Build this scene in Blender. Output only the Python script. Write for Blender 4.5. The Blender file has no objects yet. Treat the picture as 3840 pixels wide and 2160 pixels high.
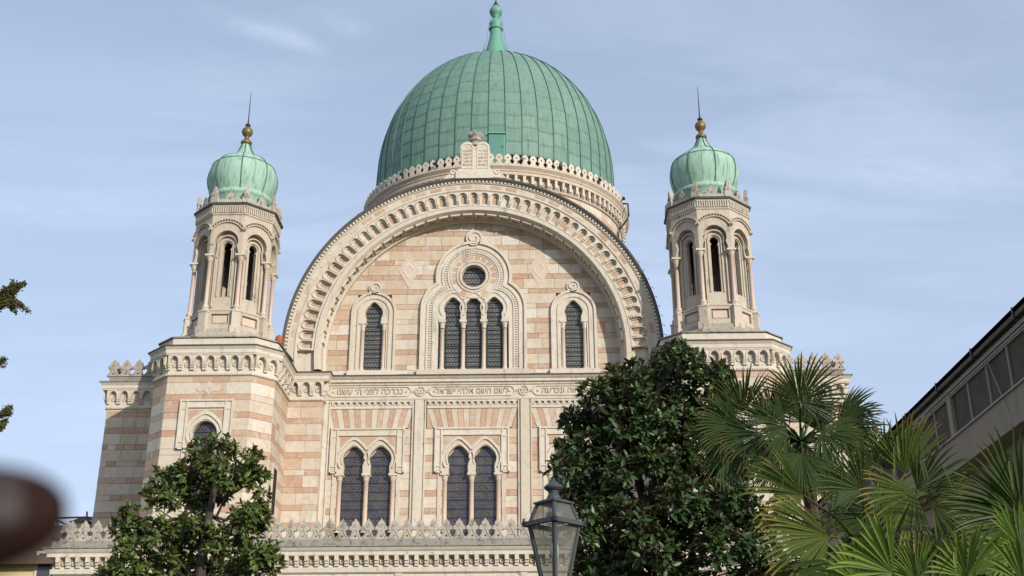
import bpy, math, random
from math import pi, sin, cos, tan, radians, sqrt, atan2, acos, hypot
from mathutils import Vector, Matrix
from mathutils.geometry import tessellate_polygon
random.seed(7)
S = bpy.context.scene
COL = S.collection

# ---------------------------------------------------------------- camera
GZ = -1.6                                   # ground level; the lens is the origin of heights
CX, DIST, FPX = 2.9277, 55.0, 4467.075
PITCH, YAW, ROLL = .391, -.0186, -.0036
cy_, sy_, cp_, sp_ = cos(YAW), sin(YAW), cos(PITCH), sin(PITCH)
FW = Vector((sy_*cp_, cy_*cp_, sp_)); RT0 = Vector((cy_, -sy_, 0)); UP0 = RT0.cross(FW)
RT = RT0*cos(ROLL) + UP0*sin(ROLL); UP = UP0*cos(ROLL) - RT0*sin(ROLL)
EYE = Vector((CX, -DIST, 0))
cam = bpy.data.cameras.new('camera'); camo = bpy.data.objects.new('camera', cam); COL.objects.link(camo)
camo.matrix_world = Matrix(((RT.x, UP.x, -FW.x, EYE.x), (RT.y, UP.y, -FW.y, EYE.y), (RT.z, UP.z, -FW.z, EYE.z), (0, 0, 0, 1)))
cam.sensor_width = 36; cam.lens = FPX/3840*36; cam.clip_start = .02; cam.clip_end = 3000
cam.dof.use_dof = True; cam.dof.focus_distance = 66; cam.dof.aperture_fstop = cam.lens/3.6
S.camera = camo

def at(u, v, y):
    "point on the vertical plane y that the photograph shows at pixel (u, v) of 3840 x 2160"
    d = RT*((u-1920)/FPX) + UP*((1080-v)/FPX) + FW
    return EYE + d*((y+DIST)/d.y)
def atd(u, v, y):
    return at(u*1.490683, v*1.490683, y)

# ---------------------------------------------------------------- light
SUN = Vector((.79, -1, .45)).normalized()
S.view_settings.view_transform = 'Standard'; S.view_settings.look = 'None'
S.view_settings.gamma = 1; S.view_settings.exposure = .39
try: S.view_settings.use_curve_mapping = False
except Exception: pass
sun = bpy.data.lights.new('sun', 'SUN'); suno = bpy.data.objects.new('sun', sun); COL.objects.link(suno)
suno.rotation_euler = (-SUN).to_track_quat('-Z', 'Y').to_euler(); suno.location = (20, -60, 60)
sun.energy = 3.4; sun.angle = radians(.6); sun.color = (1, .935, .835)
W = bpy.data.worlds.new('World'); S.world = W; W.use_nodes = True

class NT:
    "tiny node builder"
    def __init__(s, tree): s.t = tree; s.n = tree.nodes; s.l = tree.links
    def node(s, typ, **kw):
        x = s.n.new(typ)
        ins = kw.pop('ins', {})
        for k, v in kw.items(): setattr(x, k, v)
        for k, v in ins.items(): s.put(x, k, v)
        return x
    def put(s, x, k, v):
        sk = x.inputs[k]
        if isinstance(v, bpy.types.NodeSocket): s.l.new(v, sk)
        elif isinstance(v, (tuple, list)) and len(v) == 3 and sk.type == 'RGBA': sk.default_value = (*v, 1)
        else: sk.default_value = v
    def math(s, op, a, b=0., c=None, clamp=False):
        x = s.node('ShaderNodeMath', operation=op, use_clamp=clamp)
        s.put(x, 0, a); s.put(x, 1, b)
        if c is not None: s.put(x, 2, c)
        return x.outputs[0]
    def mix(s, f, a, b, mode='MIX'):
        x = s.node('ShaderNodeMix', data_type='RGBA', blend_type=mode)
        s.put(x, 0, f); s.put(x, 6, a); s.put(x, 7, b)
        return x.outputs[2]
    def noise(s, vec, scale, detail=4., rough=.55, dist=0.):
        x = s.node('ShaderNodeTexNoise', ins={'Vector': vec, 'Scale': scale, 'Detail': detail, 'Roughness': rough, 'Distortion': dist})
        return x.outputs[0]
    def ramp(s, f, stops, interp='LINEAR'):
        x = s.node('ShaderNodeValToRGB'); r = x.color_ramp; r.interpolation = interp
        while len(r.elements) < len(stops): r.elements.new(.5)
        for e, (p, c) in zip(r.elements, stops):
            e.position = p; e.color = (*c, 1) if len(c) == 3 else c
        s.l.new(f, x.inputs[0]); return x.outputs[0]
    def rng(s, f, a, b, c=0., d=1.):
        x = s.node('ShaderNodeMapRange', ins={0: f, 1: a, 2: b, 3: c, 4: d}); return x.outputs[0]
    def scale(s, vec, sc):
        x = s.node('ShaderNodeMapping', ins={'Vector': vec, 'Scale': sc}); return x.outputs[0]

w = NT(W.node_tree)
bg = W.node_tree.nodes['Background']
sky = w.node('ShaderNodeTexSky', sky_type='NISHITA', sun_disc=False)
sky.sun_elevation = radians(24); sky.sun_rotation = atan2(SUN.x, SUN.y)
sky.air_density = 1.0; sky.dust_density = 2.0; sky.ozone_density = 1.2; sky.altitude = 50
tc = w.node('ShaderNodeTexCoord').outputs['Generated']
sep = w.node('ShaderNodeSeparateXYZ', ins={0: tc})
zz = w.math('ADD', w.math('MAXIMUM', sep.outputs[2], 0.02), .12)
cvec = w.node('ShaderNodeCombineXYZ', ins={0: w.math('DIVIDE', sep.outputs[0], zz), 1: w.math('DIVIDE', sep.outputs[1], zz)}).outputs[0]
n1 = w.noise(w.scale(cvec, (.8, 2.4, 1)), 1.7, 6, .60, .9)
n2 = w.noise(w.scale(cvec, (.55, .8, 1)), 1.1, 3, .5, .3)
cl = w.math('MULTIPLY', w.rng(n1, .42, .74), w.rng(n2, .38, .62))
def dirdot(v): return w.node('ShaderNodeVectorMath', operation='DOT_PRODUCT', ins={0: tc, 1: tuple(v)}).outputs['Value']
fdot = w.math('MAXIMUM', dirdot(FW), .05)
wu = w.math('DIVIDE', dirdot(RT), fdot); wv = w.math('DIVIDE', dirdot(UP), fdot)
wn_ = w.noise(w.scale(w.node('ShaderNodeCombineXYZ', ins={0: wu, 1: wv}).outputs[0], (9, 22, 1)), 2.2, 6, .62, .9)
def wisp(u, v, L, wd, slope, amp):
    "a lone cirrus wisp high over the left of the dome"
    cu, cv = (u*1.490683-1920)/FPX, (1080-v*1.490683)/FPX; k = 1.490683/FPX; n_ = sqrt(1+slope*slope)
    du = w.math('SUBTRACT', wu, cu); dv = w.math('SUBTRACT', wv, cv)
    al = w.math('DIVIDE', w.math('ADD', du, w.math('MULTIPLY', dv, -slope)), L*k*n_)
    pe = w.math('DIVIDE', w.math('ADD', dv, w.math('MULTIPLY', du, slope)), wd*k*n_)
    g_ = w.math('EXPONENT', w.math('MULTIPLY', w.math('ADD', w.math('MULTIPLY', al, al), w.math('MULTIPLY', pe, pe)), -1.))
    return w.math('MULTIPLY', w.math('MULTIPLY', g_, w.rng(wn_, .34, .66, .3, 1.)), amp)
cl = w.math('ADD', cl, w.math('ADD', w.math('ADD', wisp(665, 78, 120, 24, .28, .75), wisp(750, 100, 60, 22, .45, .5)), w.math('ADD', wisp(870, 65, 80, 30, .2, .45), w.math('ADD', wisp(2380, 450, 330, 60, -.08, .42), wisp(300, 530, 420, 60, -.05, .3)))))
lowhaze = w.rng(sep.outputs[2], .62, .1, 0., .30)
veil = w.math('ADD', w.math('ADD', .42, w.math('MULTIPLY', cl, .36)), lowhaze, clamp=True)
skyc = w.mix(veil, sky.outputs[0], (5.0, 5.95, 7.75))
W.node_tree.links.new(skyc, bg.inputs['Color']); bg.inputs['Strength'].default_value = .106

# ---------------------------------------------------------------- materials
MATS = {}
def newmat(name):
    m = bpy.data.materials.new(name); m.use_nodes = True
    t = NT(m.node_tree); b = m.node_tree.nodes['Principled BSDF']
    MATS[name] = m
    return m, t, b
def rnd_socket(t):
    oi = t.node('ShaderNodeObjectInfo').outputs['Random']
    a = t.node('ShaderNodeAttribute', attribute_name='tint').outputs['Fac']
    return t.math('FRACT', t.math('ADD', t.math('MULTIPLY', oi, 7.31), a))
def bump(t, b, h, strength=.3, dist=.02):
    x = t.node('ShaderNodeBump', ins={'Height': h, 'Strength': strength, 'Distance': dist})
    t.l.new(x.outputs[0], b.inputs['Normal'])

def stone(name, stops, veins=None, dirt=.35, dirtc=(.17, .155, .13), rough=.82, grain=1., weather=0., blotch=.0):
    m, t, b = newmat(name)
    P = t.node('ShaderNodeNewGeometry').outputs['Position']
    r = rnd_socket(t)
    c = t.ramp(r, stops)
    big = t.noise(P, .9, 4, .6, .4); mid = t.noise(P, 4.5, 5, .62, .6); fine = t.noise(P, 28, 4, .6)
    if veins:
        off = t.node('ShaderNodeVectorMath', operation='ADD', ins={0: P})
        cmb = t.node('ShaderNodeCombineXYZ', ins={0: t.math('MULTIPLY', r, 17.), 2: t.math('MULTIPLY', r, 9.)})
        t.l.new(cmb.outputs[0], off.inputs[1])
        v = t.noise(off.outputs[0], 5.5, 5, .62, 1.6)
        v2 = t.math('ABSOLUTE', t.math('SUBTRACT', v, .5))
        am = t.math('MULTIPLY', t.rng(v2, .0, .06, 1., 0.), t.rng(r, .25, .7, .2, .95))
        c = t.mix(t.math('MULTIPLY', t.rng(v, .55, .75), .55), c, tuple(x*.6 for x in stops[len(stops)//2][1]))
        c = t.mix(am, c, veins)
        c = t.mix(t.math('MULTIPLY', t.rng(mid, .5, .68), .45), c, veins)
    c = t.mix(t.math('MULTIPLY', t.rng(mid, .36, .70), .38), c, tuple(x*.72 for x in stops[0][1]))
    c = t.mix(t.math('MULTIPLY', t.rng(fine, .42, .75), .18*grain), c, tuple(x*.55 for x in stops[0][1]))
    pat = t.noise(P, 1.9, 6, .66, 1.1)
    c = t.mix(t.math('MULTIPLY', t.rng(pat, .50, .66), blotch), c, (.44, .315, .205))
    c = t.mix(t.math('MULTIPLY', t.rng(pat, .48, .36), blotch*.8), c, (.50, .475, .425))
    st = t.noise(t.scale(P, (1.6, 1.6, .22)), 2.2, 5, .65, .5)          # water streaks
    d = t.math('MULTIPLY', t.rng(st, .52, .74), t.rng(big, .40, .64))
    c = t.mix(t.math('MULTIPLY', d, dirt), c, dirtc)
    if weather:
        bl = t.noise(P, 3.1, 6, .7, .8)
        c = t.mix(t.rng(bl, .64-weather*.3, .80-weather*.3), c, (.075, .068, .058))
    t.put(b, 'Base Color', c); b.inputs['Roughness'].default_value = rough
    b.inputs['Specular IOR Level'].default_value = .25
    bump(t, b, t.math('ADD', t.math('MULTIPLY', mid, .6), t.math('MULTIPLY', fine, .5)), .35, .025)
    return m
M_LIGHT = stone('light_stone', [(0, (.50, .42, .325)), (.2, (.55, .49, .40)), (.36, (.50, .40, .29)), (.46, (.54, .47, .375)), (.6, (.56, .505, .42)), (.8, (.62, .575, .50)), (.93, (.49, .39, .285)), (1, (.46, .35, .24))], dirt=.55, blotch=.55)
M_PINK = stone('pink_stone', [(0, (.41, .255, .17)), (.25, (.45, .30, .205)), (.5, (.37, .205, .125)), (.7, (.43, .275, .185)), (.9, (.49, .36, .265)), (1, (.39, .225, .14))], veins=(.54, .44, .35), dirt=.4, blotch=.5)
M_TRIM = stone('trim_stone', [(0, (.555, .495, .405)), (.5, (.595, .545, .465)), (1, (.51, .44, .345))], dirt=.75, grain=1.3, weather=.11, blotch=.25)
M_TOWER = stone('tower_stone', [(0, (.47, .415, .34)), (.5, (.51, .46, .385)), (1, (.45, .385, .30))], dirt=.8, grain=1.4, weather=.16, blotch=.25)
M_WORN = stone('weathered_stone', [(0, (.37, .33, .275)), (.5, (.43, .385, .325)), (1, (.32, .28, .225))], dirt=.85, dirtc=(.11, .10, .085), weather=.32)
M_COLUMN = stone('pink_marble', [(0, (.55, .43, .345)), (1, (.52, .395, .305))], veins=(.60, .52, .44), dirt=.2, rough=.55)
M_RECESS = stone('dark_recess_stone', [(0, (.25, .185, .13)), (1, (.21, .155, .105))], dirt=.5)  # darker brown stone for the strip behind the lower cornice brackets
M_LEDGE = stone('lichen_ledge', [(0, (.27, .25, .215)), (1, (.22, .2, .17))], dirt=.8, dirtc=(.07, .065, .055), weather=.45)
M_PLASTER = stone('brown_plaster', [(0, (.30, .25, .195)), (1, (.275, .225, .175))], dirt=.6, dirtc=(.13, .10, .075))
M_YELLOW = stone('yellow_plaster', [(0, (.60, .50, .27)), (1, (.57, .47, .25))], dirt=.15)
M_TILE = stone('brown_roof', [(0, (.14, .085, .06)), (1, (.11, .07, .05))], dirt=.3)

def metal(name, base, rough=.5, met=0., var=.25, streak=None, sstr=.0, bumpy=.1, rnd=None):
    m, t, b = newmat(name)
    P = t.node('ShaderNodeNewGeometry').outputs['Position']
    n = t.noise(P, 1.7, 5, .6, .5); f = t.noise(P, 12, 4, .6)
    c = t.mix(t.math('MULTIPLY', t.rng(n, .35, .68), var), base, tuple(x*.62 for x in base))
    if rnd:
        c = t.mix(t.rng(rnd_socket(t), 0., 1., 0., .6), c, rnd)
    c = t.mix(t.math('MULTIPLY', t.rng(f, .45, .7), .14), c, tuple(min(1, x*1.5+.01) for x in base))
    if streak:
        s1 = t.noise(t.scale(P, (3.5, 3.5, .35)), 1.6, 5, .65, .3)
        c = t.mix(t.math('MULTIPLY', t.rng(s1, .5, .72), sstr), c, streak)
    t.put(b, 'Base Color', c); b.inputs['Roughness'].default_value = rough; b.inputs['Metallic'].default_value = met
    b.inputs['Specular IOR Level'].default_value = .3
    if bumpy: bump(t, b, n, bumpy, .03)
    return m
M_COPPER = metal('green_copper', (.135, .240, .190), .65, 0, .46, (.075, .140, .115), .85, .10, rnd=(.175, .270, .222))
M_SEAM = metal('copper_seam', (.12, .30, .215), .5, 0, .2)
M_SEAMD = metal('dark_copper_seam', (.065, .135, .105), .5, 0, .2)
M_CUPOLA = metal('pale_verdigris', (.30, .46, .365), .75, 0, .30, (.10, .20, .13), .85, .08)
M_GOLD = metal('aged_bronze', (.21, .155, .065), .5, .45, .7, (.09, .08, .035), .6)
M_IRON = metal('dark_iron', (.035, .038, .038), .5, .3, .3)
M_LEAD = metal('lead_flashing', (.075, .072, .068), .7, 0, .4)
M_LAMP = metal('grey_lamp_paint', (.058, .066, .068), .5, .1, .4, (.05, .045, .04), .4)
M_PIPE = metal('brown_pipe', (.045, .035, .03), .5, .2, .3)
M_TERRA = metal('terracotta', (.36, .10, .05), .75, 0, .4)
M_GUTTER = metal('black_gutter', (.012, .012, .013), .45, .2, .2)
M_TUBE = metal('scaffold_tube', (.12, .11, .10), .5, .5, .3)
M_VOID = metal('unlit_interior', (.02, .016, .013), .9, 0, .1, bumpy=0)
M_RUST = metal('red_paint', (.22, .06, .045), .7, 0, .3)

def glass(name, pitch, cols, ground, coloured):
    "leaded glass: staggered roundels in a dark lead net"
    m, t, b = newmat(name)
    P = t.node('ShaderNodeNewGeometry').outputs['Position']
    s = t.node('ShaderNodeSeparateXYZ', ins={0: P}); x, z = s.outputs[0], s.outputs[2]
    hz = pitch*1.732
    def cell(ox, oz):
        fx = t.math('SUBTRACT', t.math('FRACT', t.math('ADD', t.math('DIVIDE', x, pitch), ox)), .5)
        fz = t.math('MULTIPLY', t.math('SUBTRACT', t.math('FRACT', t.math('ADD', t.math('DIVIDE', z, hz), oz)), .5), 1.732)
        return t.math('SQRT', t.math('ADD', t.math('MULTIPLY', fx, fx), t.math('MULTIPLY', fz, fz)))
    d = t.math('MINIMUM', cell(20., 20.), cell(20.5, 20.5))
    f = t.rng(d, .36, .44, 0., 1.)
    vec = t.node('ShaderNodeCombineXYZ', ins={0: t.math('DIVIDE', x, pitch), 1: t.math('DIVIDE', z, pitch*.866)}).outputs[0]
    wn = t.node('ShaderNodeTexVoronoi', ins={'Vector': vec, 'Scale': 1.}).outputs['Color']
    sp = t.node('ShaderNodeSeparateColor', ins={0: wn}).outputs[0]
    big = t.noise(t.scale(P, (.5, 1, 1)), 1.1, 3)
    c = t.ramp(sp, cols, 'CONSTANT')
    c = t.mix(t.rng(big, .35, .65, .1, .6), c, cols[0][1])
    c = t.mix(t.math('MULTIPLY', t.rng(t.noise(t.scale(P, (1, 1, .6)), 2.6, 3), .48, .68), .5), c, (.20, .20, .185) if not coloured else (.11, .115, .125))  # lighter cloudy patches: uneven reflections on the panes, painted into the colour
    c = t.mix(f, c, ground)
    t.put(b, 'Base Color', c); b.inputs['Roughness'].default_value = .28
    b.inputs['Specular IOR Level'].default_value = .45
    bump(t, b, t.math('ADD', d, t.math('MULTIPLY', t.noise(P, 6, 3), .8)), .35, .02)
    return m
M_GLASSU = glass('leaded_grey_glass', .155, [(0, (.10, .105, .098)), (.4, (.135, .135, .12)), (.7, (.085, .095, .105)), (.9, (.16, .15, .125))], (.035, .033, .030), 0)
M_GLASSL = glass('stained_roundel_glass', .15, [(0, (.022, .024, .03)), (.35, (.02, .025, .085)), (.6, (.085, .035, .02)), (.8, (.05, .055, .075))], (.072, .068, .062), 1)

def plain(name, col, rough=.6, **kw):
    m, t, b = newmat(name)
    b.inputs['Base Color'].default_value = (*col, 1); b.inputs['Roughness'].default_value = rough
    for k, v in kw.items(): b.inputs[k].default_value = v
    return m
M_BULB = plain('opal_bulb', (.75, .75, .72), .3)
M_BAR = plain('pale_glazing_bar', (.30, .28, .25), .7)
M_PANE = plain('dim_window', (.05, .055, .06), .15)
def lampglass():
    m, t, b = newmat('dusty_lamp_glass')
    P = t.node('ShaderNodeNewGeometry').outputs['Position']
    n = t.noise(P, 4.5, 3, .5, .4)
    t.put(b, 'Base Color', (.22, .215, .19)); b.inputs['Roughness'].default_value = .3
    tr = t.node('ShaderNodeBsdfTransparent', ins={0: (.74, .74, .70)})
    mx = t.node('ShaderNodeMixShader', ins={0: t.rng(n, .4, .6, .22, .42)})
    t.l.new(tr.outputs[0], mx.inputs[1]); t.l.new(b.outputs[0], mx.inputs[2])
    out = m.node_tree.nodes['Material Output']; t.l.new(mx.outputs[0], out.inputs['Surface'])
    return m
M_LGLASS = lampglass()
def darkpanel():
    m, t, b = newmat('grimy_dark_pane')
    P = t.node('ShaderNodeNewGeometry').outputs['Position']
    n = t.noise(P, 1.6, 5, .65, .6)
    t.put(b, 'Base Color', t.mix(t.rng(n, .35, .66), (.035, .031, .027), (.07, .055, .042)))
    b.inputs['Roughness'].default_value = .6; b.inputs['Specular IOR Level'].default_value = .2
    return m
M_DPANE = darkpanel()

def leafmat(name, top, top2, under, rough=.32, trans=.0, spec=.5):
    m, t, b = newmat(name)
    g = t.node('ShaderNodeNewGeometry')
    r = rnd_socket(t)
    n = t.noise(g.outputs['Position'], 2.2, 2)
    c = t.mix(t.math('MULTIPLY', t.math('ADD', r, n), .5), top, top2)
    c = t.mix(g.outputs['Backfacing'], c, under)
    t.put(b, 'Base Color', c); b.inputs['Roughness'].default_value = rough
    b.inputs['Specular IOR Level'].default_value = spec
    if trans:
        tl = t.node('ShaderNodeBsdfTranslucent'); t.put(tl, 0, t.mix(.5, c, (.16, .22, .03)))
        mx = t.node('ShaderNodeMixShader', ins={0: trans})
        t.l.new(b.outputs[0], mx.inputs[1]); t.l.new(tl.outputs[0], mx.inputs[2])
        t.l.new(mx.outputs[0], m.node_tree.nodes['Material Output'].inputs['Surface'])
    return m
M_MAGL = leafmat('magnolia_leaf', (.050, .090, .020), (.125, .165, .040), (.095, .095, .040), .40, .18, .4)
M_MAGR = leafmat('dark_magnolia_leaf', (.024, .054, .018), (.062, .105, .030), (.060, .055, .026), .40, .10, .4)
M_CYP = leafmat('conifer_spray', (.09, .10, .04), (.15, .145, .06), (.09, .085, .04), .8, .2, .1)
def barkmat(name, a, b_):
    m, t, b = newmat(name)
    P = t.node('ShaderNodeNewGeometry').outputs['Position']
    n = t.noise(t.scale(P, (6, 6, 1.5)), 2.4, 5, .65, .4)
    t.put(b, 'Base Color', t.mix(n, a, b_)); b.inputs['Roughness'].default_value = .9
    bump(t, b, n, .7, .03)
    return m
M_BARK = barkmat('grey_bark', (.022, .017, .012), (.07, .052, .038))
M_FIBRE = barkmat('palm_fibre', (.03, .016, .008), (.09, .05, .028))
M_FLOWER = plain('palm_flowers', (.16, .115, .018), .85)
def palmmat(name, deep, lit, tip):
    m, t, b = newmat(name)
    a = t.node('ShaderNodeAttribute', attribute_name='along').outputs['Fac']
    r = rnd_socket(t)
    n = t.noise(t.node('ShaderNodeNewGeometry').outputs['Position'], 3, 3)
    c = t.mix(t.math('MULTIPLY', t.math('ADD', n, r), .5), deep, lit)
    c = t.mix(t.math('MULTIPLY', t.rng(a, .70, 1.), t.rng(n, .38, .62, .15, 1.)), c, tip)
    t.put(b, 'Base Color', c); b.inputs['Roughness'].default_value = .5
    b.inputs['Specular IOR Level'].default_value = .22
    tl = t.node('ShaderNodeBsdfTranslucent'); t.put(tl, 0, t.mix(.5, c, (.2, .26, .02)))
    mx = t.node('ShaderNodeMixShader', ins={0: .2})
    t.l.new(b.outputs[0], mx.inputs[1]); t.l.new(tl.outputs[0], mx.inputs[2])
    t.l.new(mx.outputs[0], m.node_tree.nodes['Material Output'].inputs['Surface'])
    return m
M_PALM = palmmat('palm_blade', (.026, .048, .013), (.105, .135, .028), (.38, .27, .07))
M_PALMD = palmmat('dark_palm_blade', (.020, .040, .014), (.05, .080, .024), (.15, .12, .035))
M_PALMG = palmmat('fresh_palm_blade', (.062, .118, .019), (.135, .20, .036), (.22, .22, .055))
M_PALMX = palmmat('dead_palm_blade', (.06, .035, .016), (.13, .08, .035), (.16, .10, .045))
M_SKIN = plain('shaded_skin', (.017, .0058, .0034), .75, **{'Specular IOR Level': .15})  # near-black albedo: the shade over the fingertip is put into the skin colour
M_NAIL = plain('fingernail', (.034, .026, .026), .5, **{'Specular IOR Level': .2})  # nail colour darkened for the same shade
def groundmat():
    m, t, b = newmat('garden_ground')
    P = t.node('ShaderNodeNewGeometry').outputs['Position']
    n = t.noise(P, .35, 5, .6); f = t.noise(P, 6, 4, .6)
    c = t.mix(t.rng(n, .42, .58), (.055, .075, .028), (.20, .175, .13))
    t.put(b, 'Base Color', t.mix(t.math('MULTIPLY', f, .4), c, (.08, .08, .05))); b.inputs['Roughness'].default_value = .95
    return m
M_GROUND = groundmat()

# ---------------------------------------------------------------- mesh helpers
I4 = Matrix.Identity(4)
def T(x, y, z): return Matrix.Translation((x, y, z))
def RZ(a): return Matrix.Rotation(a, 4, 'Z')
def RY(a): return Matrix.Rotation(a, 4, 'Y')
def SC(x, y, z): return Matrix.Diagonal((x, y, z, 1))
WM = {}
class MB:
    def __init__(s): s.v = []; s.f = []; s.tint = []; s.along = None
    def add(s, vs, fs, M=None, tint=0.):
        o = len(s.v)
        s.v += [tuple(M @ Vector(v)) for v in vs] if M is not None else [tuple(v) for v in vs]
        s.f += [tuple(i+o for i in f) for f in fs]
        s.tint += [tint]*len(vs)
        return s
    def box(s, x0, x1, y0, y1, z0, z1, M=None, tint=0.):
        return s.add([(x0,y0,z0),(x1,y0,z0),(x1,y1,z0),(x0,y1,z0),(x0,y0,z1),(x1,y0,z1),(x1,y1,z1),(x0,y1,z1)],
              [(0,1,5,4),(1,2,6,5),(2,3,7,6),(3,0,4,7),(4,5,6,7),(3,2,1,0)], M, tint)
    def plate(s, outline, y0, y1, holes=(), M=None, back=False, tint=0., fn=None):
        "flat shape in (u, z), front at y0, thickness to y1; fn maps (u, z) to (x, z)"
        loops = [list(outline)] + [list(h) for h in holes]
        flat = [p for l in loops for p in l]
        n = len(flat)
        tri = tessellate_polygon([[Vector((p[0], p[1], 0)) for p in l] for l in loops])
        q = [fn(*p) for p in flat] if fn else flat
        vs = [(p[0], y0, p[1]) for p in q] + [(p[0], y1, p[1]) for p in q]
        fs = [tuple(t) for t in tri]
        if back: fs += [tuple(i+n for i in t) for t in tri]
        k = 0
        for l in loops:
            m = len(l)
            for i in range(m):
                a, b = k+i, k+(i+1) % m
                fs.append((a, b, b+n, a+n))
            k += m
        return s.add(vs, fs, M, tint)
    def strip(s, path, w, y0, y1, M=None, closed=False, tint=0.):
        "moulding of width w along a path in (u, z)"
        P = [Vector((p[0], p[1])) for p in path]
        n = len(P); L = []; R = []
        for i in range(n):
            a = P[i-1] if (i > 0 or closed) else None
            b = P[(i+1) % n] if (i < n-1 or closed) else None
            d1 = (P[i]-a).normalized() if a is not None else None
            d2 = (b-P[i]).normalized() if b is not None else None
            if d1 is None: nn = Vector((-d2.y, d2.x)); k = 1
            elif d2 is None: nn = Vector((-d1.y, d1.x)); k = 1
            else:
                n1 = Vector((-d1.y, d1.x)); n2 = Vector((-d2.y, d2.x)); nn = n1+n2
                if nn.length < 1e-4: nn = n1.copy()
                nn.normalize(); k = 1/max(.45, nn.dot(n1))
            L.append(P[i]+nn*w/2*k); R.append(P[i]-nn*w/2*k)
        vs = [];
        for a, b in zip(L, R): vs += [(a.x,y0,a.y),(b.x,y0,b.y),(b.x,y1,b.y),(a.x,y1,a.y)]
        fs = []
        for i in range(n if closed else n-1):
            a, b = 4*i, 4*((i+1) % n)
            fs += [(a,a+1,b+1,b),(a+1,a+2,b+2,b+1),(a+3,a,b,b+3)]
        if not closed: fs += [(0,3,2,1), (4*n-4,4*n-3,4*n-2,4*n-1)]
        return s.add(vs, fs, M, tint)
    def sweep(s, path, profile, closed=False, M=None):
        "horizontal moulding: profile [(offset, z)] swept along a plan path [(x, y)], outside on the right hand"
        P = [Vector(p) for p in path]; n = len(P); N = []
        for i in range(n):
            d1 = (P[i]-P[i-1]).normalized() if (i > 0 or closed) else None
            d2 = (P[(i+1) % n]-P[i]).normalized() if (i < n-1 or closed) else None
            n1 = Vector((d1.y, -d1.x)) if d1 else None; n2 = Vector((d2.y, -d2.x)) if d2 else None
            if n1 is None: v = n2
            elif n2 is None: v = n1
            else: v = (n1+n2).normalized(); v = v/max(.3, v.dot(n1))
            N.append(v)
        m = len(profile); vs = []
        for p, v in zip(P, N):
            for o, z in profile: vs.append((p.x+v.x*o, p.y+v.y*o, z))
        fs = []
        for i in range(n if closed else n-1):
            a, b = i*m, ((i+1) % n)*m
            for j in range(m-1): fs.append((a+j, b+j, b+j+1, a+j+1))
        if not closed: fs += [tuple(range(m)), tuple(range((n-1)*m, n*m))]
        return s.add(vs, fs, M)
    def lathe(s, prof, n=24, M=None, a0=0., a1=2*pi):
        full = abs(a1-a0-2*pi) < 1e-6
        k = n if full else n+1; m = len(prof); vs = []; fs = []
        for i in range(k):
            a = a0+(a1-a0)*i/n
            for r, z in prof: vs.append((r*cos(a), r*sin(a), z))
        for i in range(n):
            a, b = i*m, ((i+1) % k)*m
            for j in range(m-1): fs.append((a+j, b+j, b+j+1, a+j+1))
        return s.add(vs, fs, M)
    def ringxz(s, prof, c, a0, a1, n, M=None):
        "profile [(r, y)] turned about the y axis through (0, c): an arch moulding"
        m = len(prof); vs = []; fs = []
        for i in range(n+1):
            a = a0+(a1-a0)*i/n
            for r, y in prof: vs.append((r*cos(a), y, c+r*sin(a)))
        for i in range(n):
            for j in range(m-1): fs.append((i*m+j, (i+1)*m+j, (i+1)*m+j+1, i*m+j+1))
        return s.add(vs, fs, M)
    def tube(s, pts, rad, n=6, tint=0.):
        pts = [Vector(p) for p in pts]; k = len(pts)
        if not isinstance(rad, (list, tuple)): rad = [rad]*k
        vs = []; fs = []
        for i, p in enumerate(pts):
            d = (pts[min(i+1, k-1)]-pts[max(i-1, 0)]).normalized()
            u = d.orthogonal() if abs(d.z) > .95 else d.cross(Vector((0, 0, 1)))
            u.normalize(); v = d.cross(u)
            for j in range(n):
                a = 2*pi*j/n; vs.append(p+(u*cos(a)+v*sin(a))*rad[i])
        for i in range(k-1):
            for j in range(n): fs.append((i*n+j, i*n+(j+1) % n, (i+1)*n+(j+1) % n, (i+1)*n+j))
        fs += [tuple(range(n)), tuple(range((k-1)*n, k*n))]
        return s.add(vs, fs, None, tint)
    def mesh(s, name, mat, smooth=False):
        me = bpy.data.meshes.new(name); me.from_pydata(s.v, [], s.f); me.materials.append(mat)
        if any(s.tint):
            at_ = me.attributes.new('tint', 'FLOAT', 'POINT'); at_.data.foreach_set('value', s.tint)
        if s.along:
            at_ = me.attributes.new('along', 'FLOAT', 'POINT'); at_.data.foreach_set('value', s.along)
        if smooth: me.polygons.foreach_set('use_smooth', [True]*len(me.polygons))
        me.update(); return me
    def build(s, name, mat, parent=None, M=I4, smooth=False, kind=None):
        return link(name, s.mesh(name, mat, smooth), parent, M, kind)
def link(name, me, parent=None, M=I4, kind=None):
    o = bpy.data.objects.new(name, me); COL.objects.link(o)
    if parent is not None:
        o.parent = parent; o.matrix_parent_inverse = WM[parent.name].inverted()
    o.matrix_basis = M; WM[o.name] = M.copy()
    if kind: o['kind'] = kind
    return o
def thing(name, label, cat, loc, group=None):
    o = link(name, None, None, T(*loc)); o.empty_display_size = .3
    return tag(o, label, cat, group)
def tag(o, label, cat, group=None):
    o['label'] = label; o['category'] = cat
    if group: o['group'] = group
    return o
def arc(cx, cz, r, a0, a1, n):
    return [(cx+r*cos(a0+(a1-a0)*i/n), cz+r*sin(a0+(a1-a0)*i/n)) for i in range(n+1)]
def horseshoe(cx, zc, r, neck, apex, n=18):
    "pointed horseshoe head, left neck to right neck"
    a0 = pi+acos(neck/r); pts = []
    for i in range(n+1):
        a = a0+(-a0+pi/2)*i/n
        pts.append((cx+r*cos(a), zc+r*sin(a)+(apex-zc-r)*max(0, sin(a))**8))
    return pts + [(2*cx-x, z) for x, z in reversed(pts[:-1])]

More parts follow.
